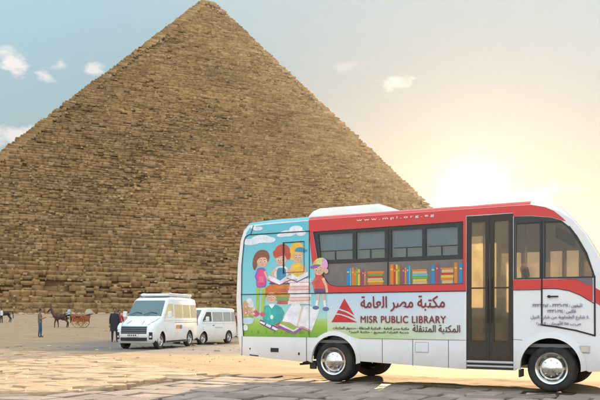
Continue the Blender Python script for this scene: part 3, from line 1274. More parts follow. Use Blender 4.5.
def make_wheel(s, y, out):
    """out = -1: outer face looks to the near side"""
    W = .22
    w_ = bpy.data.objects.new('wheel', None)
    COL.objects.link(w_)
    w_.parent = bus
    w_.location = (s, y, .40)
    w_.empty_display_size = .2
    t = MB()
    prof = [(.255, -W / 2 + .012), (.30, -W / 2), (.345, -W / 2 - .004), (.375, -W / 2 + .012), (.392, -W / 2 + .04), (.398, -W / 2 + .055), (.388, -W / 2 + .058), (.388, -W / 2 + .068), (.40, -W / 2 + .07),
            (.401, -.01), (.391, -.008), (.391, .004), (.401, .006), (.40, W / 2 - .07), (.388, W / 2 - .06), (.396, W / 2 - .05), (.372, W / 2 - .01), (.30, W / 2), (.255, W / 2 - .012)]
    t.lathe_y([(r, y_ * -out) for r, y_ in prof], n=48)
    t.build('tyre', tyre_m, w_, smooth=35)
    r_ = MB()
    o = -W / 2
    pr = [(.262, o + .02), (.268, o - .006), (.262, o - .016), (.236, o - .008), (.224, o + .03), (.205, o + .055)]
    r_.lathe_y([(a, b * -out) for a, b in pr], n=48)
    r_.build('rim', chrome, w_, smooth=50)
    h = MB()
    pr = [(.206, o + .05), (.19, o + .02), (.16, o - .008), (.115, o - .028), (.07, o - .036), (.066, o - .052), (.045, o - .06), (.0, o - .062)]
    h.lathe_y([(a, b * -out) for a, b in pr], n=40)
    for k in range(8):
        a = 2 * math.pi * k / 8
        h.tube([(.135 * math.cos(a), (o - .012) * -out, .135 * math.sin(a)), (.135 * math.cos(a), (o - .036) * -out, .135 * math.sin(a))], .011, 6)
    h.build('hub_cap', chrome, w_, smooth=40)
    sl = MB()
    for k in range(6):                                                  # dark slots between rim and cap
        a0 = 2 * math.pi * (k + .12) / 6
        a1 = 2 * math.pi * (k + .88) / 6
        n = 6
        vs = []
        for i in range(n + 1):
            a = a0 + (a1 - a0) * i / n
            vs.append((.215 * math.cos(a), (o + .012) * -out, .215 * math.sin(a)))
        for i in range(n + 1):
            a = a0 + (a1 - a0) * i / n
            vs.append((.197 * math.cos(a), (o + .008) * -out, .197 * math.sin(a)))
        sl.add(vs, [(i, i + 1, n + 2 + i, n + 1 + i) for i in range(n)])
    sl.build('rim_slots', black, w_)


make_wheel(0.0, .17, -1)
make_wheel(0.0, .41, -1)
make_wheel(4.01, .17, -1)
make_wheel(0.0, 2.03, 1)
make_wheel(0.0, 1.79, 1)
make_wheel(4.01, 2.03, 1)


# ---- painted livery on the near side (thin vinyl sheets)
def grad_mat(name, stops, axis='Z', lo=.8, hi=1.7, wob=.0):
    m = bpy.data.materials.new(name)
    m.use_nodes = True
    nt = m.node_tree
    b = nt.nodes['Principled BSDF']
    b.inputs['Roughness'].default_value = .35
    b.inputs['Coat Weight'].default_value = .3
    tc = nt.nodes.new('ShaderNodeTexCoord')
    sp = nt.nodes.new('ShaderNodeSeparateXYZ')
    nt.links.new(tc.outputs['Object'], sp.inputs[0])
    mr = nt.nodes.new('ShaderNodeMapRange')
    mr.inputs['From Min'].default_value = lo
    mr.inputs['From Max'].default_value = hi
    nt.links.new(sp.outputs[axis], mr.inputs['Value'])
    r = nt.nodes.new('ShaderNodeValToRGB')
    e = r.color_ramp.elements
    e[0].position, e[0].color = stops[0][0], (*stops[0][1], 1)
    e[1].position, e[1].color = stops[-1][0], (*stops[-1][1], 1)
    for p, c in stops[1:-1]:
        k = e.new(p)
        k.color = (*c, 1)
    val = mr.outputs[0]
    if wob:
        no = nt.nodes.new('ShaderNodeTexNoise')
        no.inputs['Scale'].default_value = 2.2
        nt.links.new(tc.outputs['Object'], no.inputs['Vector'])
        ad = nt.nodes.new('ShaderNodeMath')
        ad.operation = 'MULTIPLY_ADD'
        nt.links.new(no.outputs['Fac'], ad.inputs[0])
        ad.inputs[1].default_value = wob
        nt.links.new(val, ad.inputs[2])
        val = ad.outputs[0]
    nt.links.new(val, r.inputs[0])
    nt.links.new(r.outputs[0], b.inputs['Base Color'])
    return m, r, val, b, nt, sp


def make_livery():
    # sky and meadow behind the children
    ma = grad_mat('painted_sky_and_meadow', [(0, (.16, .36, .035)), (.10, (.30, .50, .06)), (.155, (.42, .60, .16)), (.175, (.40, .66, .62)), (.42, (.22, .60, .68)), (1, (.10, .50, .62))], lo=.83, hi=3.1)[0]
    mb = MB()
    ed = [(-2.02, .845), (-2.065, 1.6), (-2.05, 2.3), (-1.99, 2.78), (-1.93, 2.95), (-1.84, 3.055), (-1.5, 3.085), (-.5, 3.10), (-.5, 2.885), (-.40, 2.4), (-.28, 2.0), (-.12, 1.82), (-.10, 1.70), (-.10, .845)]
    mb.plate(ed[::-1], (), 0, .002)
    mb.build('painted_backdrop', ma, bus)
    # pale meadow running on under the lettering
    m2, r, val, b, nt, sp = grad_mat('painted_fade', [(0, (.40, .58, .18)), (.35, (.58, .68, .42)), (.62, (.62, .70, .72)), (1, (.52, .66, .78))], lo=.85, hi=1.69, wob=.25)
    mr = nt.nodes.new('ShaderNodeMapRange')
    mr.inputs['From Min'].default_value = 1.1
    mr.inputs['From Max'].default_value = 2.5
    mr.inputs['To Max'].default_value = .85
    nt.links.new(sp.outputs['X'], mr.inputs['Value'])
    mx = nt.nodes.new('ShaderNodeMix')
    mx.data_type = 'RGBA'
    nt.links.new(mr.outputs[0], mx.inputs['Factor'])
    ca = [i for i in mx.inputs if i.type == 'RGBA']
    nt.links.new(r.outputs[0], ca[0])
    ca[1].default_value = (.74, .74, .78, 1)
    nt.links.new([o for o in mx.outputs if o.type == 'RGBA'][0], b.inputs['Base Color'])
    mb = MB()
    lo = [(-.098, .845)] + [p for p in arch(.04, .42, .56) if p[1] > .845 and p[0] > -.09] + [(2.56, .845)]
    mb.plate([(-.098, 1.69), (-.098, .92)] + [p for p in arch(.04, .42, .56) if p[1] > .86 and p[0] > -.09] + [(.5, .845), (2.56, .845), (2.56, 1.69)], (), 0, .002)
    mb.build('painted_meadow', m2, bus)
    # red band round the library windows and along the roof edge
    mb = MB()
    outer = [(-.50, 3.115), (2.6, 3.115), (3.4, 3.115), (3.68, 3.112), (3.92, 3.055), (4.06, 2.985), (4.2, 2.86), (4.25, 2.80), (4.17, 2.83), (4.02, 2.885), (3.7, 2.93), (3.4, 2.94), (3.4, 3.0), (2.594, 3.0),
             (2.594, 1.70), (-.10, 1.70), (-.20, 1.76), (-.32, 1.93), (-.42, 2.25), (-.50, 2.885)]
    inn = [(p[0] + (.006 if p[0] < 1 else 0), p[1]) for p in LIBWIN]
    mb.plate(outer[::-1], (inn,), -.0035, .002)
    # stripe along the cab, sweeping down at the nose
    mb.plate([(3.404, 1.705), (4.05, 1.705), (4.25, 1.685), (4.45, 1.61), (4.66, 1.49), (4.66, 1.74), (4.6, 1.80), (4.42, 1.865), (3.404, 1.87)], (), -.0035, .002)
    mb.plate([(4.69, 1.48), (4.84, 1.38), (5.03, 1.22), (5.03, 1.45), (4.9, 1.58), (4.69, 1.72)], (), -.0035, .002)
    mb.build('red_livery', red, bus)
    mb = MB()
    mb.plate([(4.10, 1.872), (4.655, 1.872), (4.66, 1.75), (4.55, 1.78), (4.40, 1.86)], (), -.0105, .002)
    mb.build('grey_livery', mat('livery_grey', (.16, .13, .16), .4), bus)
    # seams and rubber lines
    mb = MB()
    mb.strip([(-2.06, 1.695), (2.59, 1.695)], .016, -.0105, .002)
    mb.strip([(3.404, 1.697), (3.85, 1.697)], .010, -.0105, .002)
    mb.strip([(-2.0, .86), (-2.05, 1.6), (-2.04, 2.3), (-1.985, 2.78), (-1.95, 2.86), (-1.87, 2.90), (-.48, 2.90)], .018, -.0105, .002)
    mb.strip([(-1.83, 2.905), (-1.76, 3.08)], .014, -.0105, .002)
    mb.strip([(-.485, 2.90), (-.485, 1.70)], .014, -.0105, .002)
    mb.strip([(-.485, 1.69), (-.485, .85)], .006, -.0105, .002)
    for s in (1.03, 1.62, 2.28):
        mb.strip([(s, .84), (s, .36)], .008, -.001, .002)
    mb.strip([(-.55, .845), (-.55, .39)], .012, -.001, .002)
    mb.strip([(-2.04, .845), (-2.045, .46)], .012, -.001, .002)
    mb.strip([(.56, .842), (2.59, .842)], .006, -.004, .002)
    mb.strip([(3.41, .87), (3.55, .86)], .006, -.001, .002)
    # rear hatch opening
    mb.strip([(-1.06, 2.10), (-1.06, 2.70)], .030, -.012, .003)
    mb.strip([(-1.06, 2.70), (-.60, 2.705)], .016, -.012, .003)
    mb.strip([(-.60, 2.70), (-.60, 2.12)], .008, -.012, .003)
    mb.strip([(-1.06, 2.11), (-.60, 2.12)], .008, -.012, .003)
    mb.build('rubber_seam', seam_m, bus)
    # driver's door outline
    mb = MB()
    mb.strip([(3.867, 2.83), (3.867, 1.115), (4.1, 1.085), (4.4, 1.03), (4.69, .95), (4.685, 1.9)], .026, -.006, .003)
    mb.strip([(4.685, 1.9), (4.57, 2.27), (4.42, 2.55), (4.30, 2.72)], .014, -.006, .003)
    mb.strip([(3.88, 1.715), (4.1, 1.71), (4.3, 1.672), (4.47, 1.598), (4.67, 1.47)], .011, -.007, .003)
    dd = mb.build('driver_door', seam_m, bus)
    h = MB()
    h.rbox((3.955, -.035, 1.572), (4.13, -.006, 1.595), .006)
    h.tube([(3.985, -.004, 1.583), (3.985, -.03, 1.583)], .024, 12)
    h.build('door_handle', seam_m, dd)
    # skirt fittings
    mb = MB()
    for q, tt in (([(-1.36, .545), (-1.18, .545), (-1.18, .625), (-1.36, .625)], .008), ([(-1.86, .585), (-1.835, .585), (-1.835, .615), (-1.86, .615)], .006),
                  ([(-.735, .50), (-.70, .50), (-.70, .55), (-.735, .55)], .006), ([(-1.86, .465), (-1.65, .45), (-1.65, .47), (-1.86, .485)], .006)):
        mb = MB()
        mb.plate(q, (), -.001, tt)
        mb.build('skirt_fitting', seam_m, bus)
    mb = MB()
    mb.rbox((4.46, -.016, .665), (4.615, -.001, .79), .008)
    lp = mb.build('side_lamp', mat('lamp_housing', (.5, .49, .48), .4), bus)
    mb = MB()
    mb.rbox((4.478, -.024, .682), (4.598, -.0165, .773), .006)
    mb.build('lens', mat('lamp_lens', (.62, .55, .46), .15), lp)
    mb = MB()
    mb.rbox((1.68, -.008, .62), (1.90, -.001, .78), .004)
    mb.build('filler_flap', white, bus)
    mb = MB()
    mb.strip([(1.665, .79), (1.915, .79), (1.915, .61), (1.665, .61), (1.665, .79)], .006, -.001, .002)
    mb.build('filler_seam', mat('seam_grey', (.3, .3, .31), .5), bus)
    # flared wheel-arch lips
    for cx, r in ((.04, .475), (4.0, .485)):
        mb = MB()
        a = arch(cx, .42, r - .005, 28, -.12, math.pi + .12)
        c = arch(cx, .42, r + .075, 28, -.06, math.pi + .06)
        n = len(a)
        vs = [(p[0], -.022, p[1]) for p in a] + [(p[0], -.016, p[1]) for p in c] + [(p[0], .03, p[1]) for p in a] + [(p[0], -.001, p[1]) for p in c]
        fs = []
        for i in range(n - 1):
            fs += [(i, i + 1, n + i + 1, n + i), (i, 2 * n + i, 2 * n + i + 1, i + 1), (n + i, n + i + 1, 3 * n + i + 1, 3 * n + i)]
        mb.add(vs, fs)
        mb.build('arch_lip', white, bus, smooth=40)
    # tow bracket and mud flap behind the rear wheel
    mb = MB()
    mb.box((-.80, .30, .325), (-.45, .36, .375))
    mb.rbox((-.60, .22, .22), (-.46, .26, .37), .01)
    mb.tube([(-.86, .3, .30), (-.5, .33, .335)], .02, 8)
    mb.build('mud_flap', dark, bus)
    mb = MB()
    mb.rbox((3.47, .08, .23), (3.505, .34, .36), .006)
    mb.build('mud_flap', dark, bus)


make_livery()


def make_windows():
    frame = mat('window_frame', (.03, .03, .032), .4)
    mb = MB()
    zt, zs = 2.82, 2.30
    panes = [(-.30, .42), (.50, 1.07), (1.20, 1.79), (1.86, 2.44)]
    # dark surround with the four openings of the panes
    inner = [(p[0] + (.004 if p[0] < 1 else -.002), p[1] - .002 if p[1] > 2 else p[1] + .002) for p in LIBWIN]
    holes = []
    for i, (a, b) in enumerate(panes):
        holes.append([(a + (.05 if i == 0 else 0), zs + .03), (a, zt), (b, zt), (b, zs + .03)])
    mb.plate(inner[::-1], holes, .03, .012)
    mb.box((1.125, .008, 1.82), (1.145, .0175, 2.89))
    mb.build('window_surround', frame, bus)
    mb = MB()
    mb.plate([(-.16, 1.99), (-.28, 2.25), (1.12, 2.25), (1.12, 1.825), (.10, 1.825), (-.05, 1.86)], (), .0175, .002)
    mb.plate([(1.15, 1.825), (1.15, 2.25), (2.535, 2.25), (2.535, 1.825)], (), .0175, .002)
    mb.build('lower_window', mat('lower_window_film', (.17, .15, .135), .35, var=.15, vscale=4), bus)
    cur = mat('pane_reflection', (.44, .52, .56), .8, var=.1, vscale=3)  # reflections in the panes painted on panels behind the glass, beige below
    cur2 = mat('pane_reflection_lower', (.62, .57, .46), .8)
    gl = glass('library_glass', (.80, .84, .86))
    for i, (a, b) in enumerate(panes):
        mb = MB()
        mb.plate([(a - .01, zs + .02), (a - .01, zt + .01), (b + .01, zt + .01), (b + .01, zs + .02)][::-1], (), .040, .006)
        p = mb.build('window', gl, bus)
        mb = MB()
        mb.plate([(a - .02, zs + .22), (a - .02, zt + .02), (b + .02, zt + .02), (b + .02, zs + .22)][::-1], (), .12, .01)
        mb.build('reflection_panel', cur, p)
        mb = MB()
        mb.plate([(a - .02, zs), (a - .02, zs + .22), (b + .02, zs + .22), (b + .02, zs)][::-1], (), .14, .01)
        mb.build('reflection_panel', cur2, p)
        mb = MB()
        mb.box(((a + b) / 2 - .01, .02, zs + .03), ((a + b) / 2 + .01, .03, zs + .19))
        mb.box((a + .05, .0195, zs + .19), (b, .0295, zs + .205))
        mb.build('sash_bar', frame, p)
    # colourful printed spines of books along the bottom of the windows
    bk = {}

    def bm_(c):
        k = 'spine_%d' % len(bk)
        if c not in bk:
            bk[c] = mat(k, c, .45)
        return bk[c]
    B_, O_, Y_, G_, R_, P_, T_, L_ = (.03, .22, .50), (.72, .20, .02), (.70, .52, .06), (.16, .36, .08), (.50, .05, .04), (.22, .08, .25), (.62, .42, .22), (.12, .45, .55)
    upright = [(.30, .37, B_, .34), (.37, .40, L_, .32), (.41, .46, O_, .33), (.46, .50, O_, .28), (.50, .535, G_, .33), (.535, .58, Y_, .30), (.58, .61, R_, .27), (.62, .66, P_, .30), (.66, .70, O_, .25),
               (1.18, 1.25, O_, .37), (1.25, 1.29, R_, .34), (1.29, 1.33, Y_, .36), (1.33, 1.37, G_, .34), (1.37, 1.40, R_, .36), (1.42, 1.46, P_, .33), (1.46, 1.50, O_, .30), (1.50, 1.54, B_, .34), (1.54, 1.57, L_, .33),
               (1.96, 2.03, B_, .33), (2.05, 2.09, R_, .36), (2.09, 2.12, P_, .33), (2.38, 2.44, O_, .36), (2.47, 2.53, B_, .34)]
    stacks = [(.72, 1.06, [(O_, .05), (Y_, .03), (T_, .05), (R_, .035), (G_, .04), (O_, .05)]),
              (1.60, 1.90, [(T_, .05), (Y_, .04), (G_, .05), (L_, .045), (T_, .05), (O_, .03)]),
              (2.13, 2.37, [(T_, .06), (O_, .04), (Y_, .05), (R_, .04), (T_, .06), (O_, .03)])]
    mats = []
    mb = MB()

    def slot(c):
        m = bm_(c)
        if m not in mats:
            mats.append(m)
        return mats.index(m)
    for a, b, c, h in upright:
        z0 = 1.835
        mb.plate([(a, z0), (a, z0 + h), (b - .004, z0 + h), (b - .004, z0)][::-1], (), .0165, .006, slot(c))
        if b - a > .035:
            mb.plate([(a + .008, z0 + h * .7), (a + .008, z0 + h * .78), (b - .012, z0 + h * .78), (b - .012, z0 + h * .7)][::-1], (), .0103, .001, slot(Y_ if c != Y_ else R_))
    for a, b, l in stacks:
        z = 1.835
        for k, (c, h) in enumerate(l):
            i0, i1 = rnd.uniform(0, .03), rnd.uniform(0, .03)
            mb.plate([(a + i0, z), (a + i0, z + h - .003), (b - i1, z + h - .003), (b - i1, z)][::-1], (), .0165, .006, slot(c))
            z += h
    mb.build('printed_books', mats, bus)
    # cab windows in their dark surround
    mb = MB()
    o_ = [(3.41, 2.935), (3.7, 2.922), (4.02, 2.878), (4.18, 2.82), (4.31, 2.705), (4.43, 2.53), (4.565, 2.27), (4.672, 1.97), (4.672, 1.874), (3.41, 1.874)]
    mb.plate(o_[::-1], (CABWIN, DRVWIN), -.003, .003)
    mb.build('cab_window_surround', frame, bus)
    for poly in (CABWIN, DRVWIN):
        mb = MB()
        cx, cz = sum(p[0] for p in poly) / len(poly), sum(p[1] for p in poly) / len(poly)
        big = [(p[0] + (p[0] - cx) * .01, p[1] + (p[1] - cz) * .01) for p in poly]
        mb.plate(poly[::-1], (), .036, .006)
        wn_ = mb.build('window', cab_glass, bus)
        mb = MB()
        small = [(cx + (p[0] - cx) * .94, cz + (p[1] - cz) * .955) for p in poly]
        mb.plate(poly[::-1], (small[::-1],), .026, .014)
        mb.build('frame', frame, wn_)
    mb = MB()
    for a, b in ((-.4, .5), (.6, 1.5), (1.6, 2.5), (2.6, 3.55), (3.58, 4.2)):
        mb.plate([(a, 1.54), (a, 2.87), (b, 2.87), (b, 1.54)][::-1], (), BUSW - .02, .005)
    mb.build('far_window', glass('far_glass', (.9, .88, .8)), bus)


make_windows()


def make_door():
    fr = mat('door_frame', (.032, .022, .015), .45)
    lower = mat('door_panel', (.04, .027, .018), .4, var=.3, vscale=8)
    for k, (a, b) in enumerate(((2.604, 2.998), (3.002, 3.396))):
        mb = MB()
        outer = [(a, .50), (a, 2.985), (b, 2.985), (b, .50)]
        hole = [(a + .075, .84), (a + .075, 2.88), (b - .075, 2.88), (b - .075, .84)]
        mb.plate(outer[::-1], (hole[::-1],), .045, .035)
        leaf = mb.build('passenger_door', fr, bus)
        mb = MB()
        mb.plate([(a + .07, .835), (a + .07, 2.885), (b - .07, 2.885), (b - .07, .835)][::-1], (), .032, .006)
        mb.build('pane', clear_glass, leaf)
        mb = MB()
        mb.box((a + .075, .02, 1.73), (b - .075, .03, 1.755))
        mb.build('glazing_bar', fr, leaf)
        mb = MB()
        zc = .52
        mb.plate([(a + .05, .54), (a + .05, .80), (b - .05, .80), (b - .05, .54)][::-1], (), .0095, .006)
        mb.build('kick_panel', lower, leaf)
        mb = MB()
        x = b - .03 if k == 0 else a + .03
        mb.tube([(x, -.012, 1.15), (x, -.02, 1.3), (x, -.02, 1.75), (x, -.012, 1.9)], .011, 8)
        mb.build('grab_rail', fr, leaf)
    mb = MB()
    mb.rbox((2.6, .0, .455), (3.4, .30, .495), .008, 0)
    mb.rbox((2.6, .01, .385), (3.4, .32, .42), .008, 0)
    mb.box((2.6, .03, .345), (3.4, .3, .384), 1)
    mb.box((2.6, .06, .42), (3.4, .3, .455), 1)
    mb.build('step', [mat('step_aluminium', (.60, .60, .60), .35, metal=.7), dark], bus)
    mb = MB()
    mb.box((2.60, .05, .50), (3.4, .30, .55))
    mb.box((2.60, .5, .5), (3.4, .53, .80))
    mb.build('stairwell', floor_m, bus)


make_door()


def make_cab():
    mb = MB()
    mb.rbox((3.62, .35, 1.10), (4.10, .85, 1.24), .04)
    M = Matrix.Translation((3.62, 0, 1.2)) @ Matrix.Rotation(R(-12), 4, 'Y')
    mb.rbox((-.05, .36, 0), (.09, .84, .72), .04, 0, M)
    mb.rbox((-.03, .48, .74), (.07, .72, .95), .03, 0, M)
    mb.box((3.75, .5, .8), (3.95, .7, 1.1))
    mb.build('driver_seat', seat_m, bus)
    mb = MB()
    mb.rbox((4.50, .12, 1.0), (4.74, 2.0, 1.45), .06)
    mb.build('dashboard', mat('dash_plastic', (.05, .045, .045), .6), bus)
    mb = MB()
    c = Vector((4.42, .6, 1.62))
    ax = Vector((-.75, 0, .66)).normalized()
    u, v_ = Vector((0, 1, 0)), ax.cross(Vector((0, 1, 0)))
    ring = [c + (u * math.cos(t) + v_ * math.sin(t)) * .22 for t in [2 * math.pi * i / 24 for i in range(25)]]
    mb.tube(ring, .016, 8)
    mb.tube([c, c - ax * .35], .03, 8)
    for t in (.5, 2.6, 4.7):
        mb.tube([c, c + (u * math.cos(t) + v_ * math.sin(t)) * .22], .014, 6)
    mb.build('steering_wheel', black, bus)
    mb = MB()
    for q in ((2.75, .55), (3.3, .45), (3.42, .9)):
        mb = MB()
        mb.tube([(*q, .8), (*q, 3.0)], .018, 8)
        mb.build('hand_pole', chrome, bus)
    mb = MB()                                                             # row of seats on the far side
    for s in (2.75, 3.35):
        mb = MB()
        mb.rbox((s, 1.55, 1.05), (s + .42, 2.0, 1.17), .03)
        mb.rbox((s - .06, 1.55, 1.15), (s + .06, 2.0, 1.62), .03)
        mb.box((s + .1, 1.65, .8), (s + .3, 1.9, 1.05))
        mb.build('passenger_seat', seat_m, bus)
    mb = MB()                                                             # raised sun visor over the windscreen
    mb.rbox((4.06, .15, 2.55), (4.10, 1.9, 2.74), .01)
    mb.build('sun_visor', mat('visor', (.07, .06, .055), .7), bus)
    # headlamp, grille and mirror at the nose
    mb = MB()
    for y, xo in ((.22, 0), (1.75, -.2)):
        mb = MB()
        mb.rbox((5.0 + xo, y, .72), (5.14 + xo, y + .24, .90), .03)
        mb.build('headlight', mat('headlamp_glass', (.7, .72, .74), .08, coat=1), bus)
    mb = MB()
    mb.rbox((4.9, .7, .70), (5.10, 1.5, .86), .02)
    mb.build('grille', black, bus)
    mb = MB()
    mb.tube([(4.86, .0, 1.95), (4.98, -.12, 2.02), (5.06, -.16, 1.98)], .014, 6)
    mb.rbox((5.03, -.25, 1.66), (5.09, -.07, 2.0), .03)
    mb.build('wing_mirror', black, bus)


make_cab()


def make_roof_unit():
    mb = MB()
    a, b, y0, y1, z0, z1 = -.80, .92, .50, 1.60, 3.20, 3.42
    prof = [(a, z0), (a + .02, z0 + .09), (a + .10, z1 - .04), (a + .24, z1), (b - .22, z1 + .0), (b - .12, z1 - .03), (b, z0)]
    n = len(prof)
    rows = []
    for (y, k) in ((y0, .0), (y0 + .03, .6), (y0 + .1, 1.0), (y1 - .1, 1.0), (y1 - .03, .6), (y1, 0)):
        rows.append([(p[0] + (.0 if 1 else 0), y, z0 + (p[1] - z0) * (.55 + .45 * k)) for p in prof])
    vs = [p for r_ in rows for p in r_]
    fs = []
    for i in range(5):
        for j in range(n - 1):
            fs.append((i * n + j, i * n + j + 1, (i + 1) * n + j + 1, (i + 1) * n + j))
    fs.append(tuple(range(n)))
    fs.append(tuple(range(5 * n, 6 * n)))
    mb.add(vs, fs)
    ac = mb.build('air_conditioner', mat('ac_white', (.78, .76, .70), .45, dirt=.2), bus, smooth=45)
    mb = MB()
    for k in range(11):
        x = a + .34 + k * .1
        mb.box((x, y0 + .16, z1 - .002), (x + .05, y1 - .16, z1 + .006))
    mb.build('vent', mat('ac_grey', (.45, .45, .43), .5), ac)


make_roof_unit()

# ---- the children's picture: flat layers of printed colour, in units of 1/44 m from the rear lower corner of the picture
PAINT = {}


class Print:
    def __init__(self):
        self.mb, self.mats, self.y = MB(), [], -.0060
        self.frame = (243, -2.02, .0229, 315, 1.28, .0199)

    def m(self, c):
        if c not in PAINT:
            PAINT[c] = mat('print_%d' % len(PAINT), c, .34, var=.16, vscale=6.5, detail=2, coat=.3)
        p = PAINT[c]
        if p not in self.mats:
            self.mats.append(p)
        return self.mats.index(p)

    def poly(self, pts, c, smooth=True):
        a0, s0, ku, b0, z0, kv = self.frame
        pts = [(s0 + ku * (u - a0), z0 - (v - b0) * kv) for u, v in pts]
        if smooth and len(pts) > 4:
            P, n = [], len(pts)
            for i in range(n):
                p0, p1, p2, p3 = (Vector(pts[(i + k - 1) % n]) for k in range(4))
                for t in (0, .25, .5, .75):
                    P.append(tuple(.5 * ((2 * p1) + (p2 - p0) * t + (2 * p0 - 5 * p1 + 4 * p2 - p3) * t * t + (3 * p1 - p0 - 3 * p2 + p3) * t ** 3)))
            pts = P
        tri = tessellate_polygon([[Vector((p[0], p[1], 0)) for p in pts]])
        self.mb.add([(p[0], self.y, p[1]) for p in pts], [tuple(t) for t in tri], self.m(c))
        self.y -= .0001

    def ell(self, u, v, a, b, c, rot=0.0, n=20):
        r = R(rot)
        pts = []
        for i in range(n):
            t = 2 * math.pi * i / n
            x, y = a * math.cos(t), b * math.sin(t)
            pts.append((u + x * math.cos(r) - y * math.sin(r), v + x * math.sin(r) + y * math.cos(r)))
        self.poly(pts, c, False)

    def limb(self, pts, w, c):
        n = len(pts)
        if not isinstance(w, (list, tuple)):
            w = [w] * n
        L_, R_ = [], []
        for i in range(n):
            a, b = Vector(pts[max(0, i - 1)]), Vector(pts[min(n - 1, i + 1)])
            d = (b - a).normalized()
            q = Vector((-d.y, d.x)) * w[i] / 2
            L_.append(tuple(Vector(pts[i]) + q))
            R_.append(tuple(Vector(pts[i]) - q))
        self.poly(L_ + R_[::-1], c, False)

    def face(self, u, v, r, look=0.0, skin=(.76, .42, .27)):
        self.ell(u, v, r, r * 1.02, skin)
        for s in (-1, 1):
            e = u + s * r * .38 + look * r * .25
            self.ell(e, v - r * .02, r * .17, r * .25, (.86, .86, .85), n=12)
            self.ell(e + look * .2, v + r * .02, r * .10, r * .17, (.05, .03, .03), n=10)
            self.limb([(e - r * .2, v - r * .38), (e + r * .2, v - r * .40)], r * .09, (.2, .08, .04))
            self.ell(u + s * r * .62, v + r * .42, r * .17, r * .12, (.80, .33, .25), n=10)
        self.ell(u + look * r * .3, v + r * .26, r * .11, r * .09, (.66, .30, .2), n=10)
        self.poly([(u - r * .28 + look, v + r * .52), (u + look, v + r * .68), (u + r * .28 + look, v + r * .52), (u + look, v + r * .58)], (.55, .08, .08))

    def done(self, name):
        return self.mb.build(name, self.mats, bus, recalc=False)


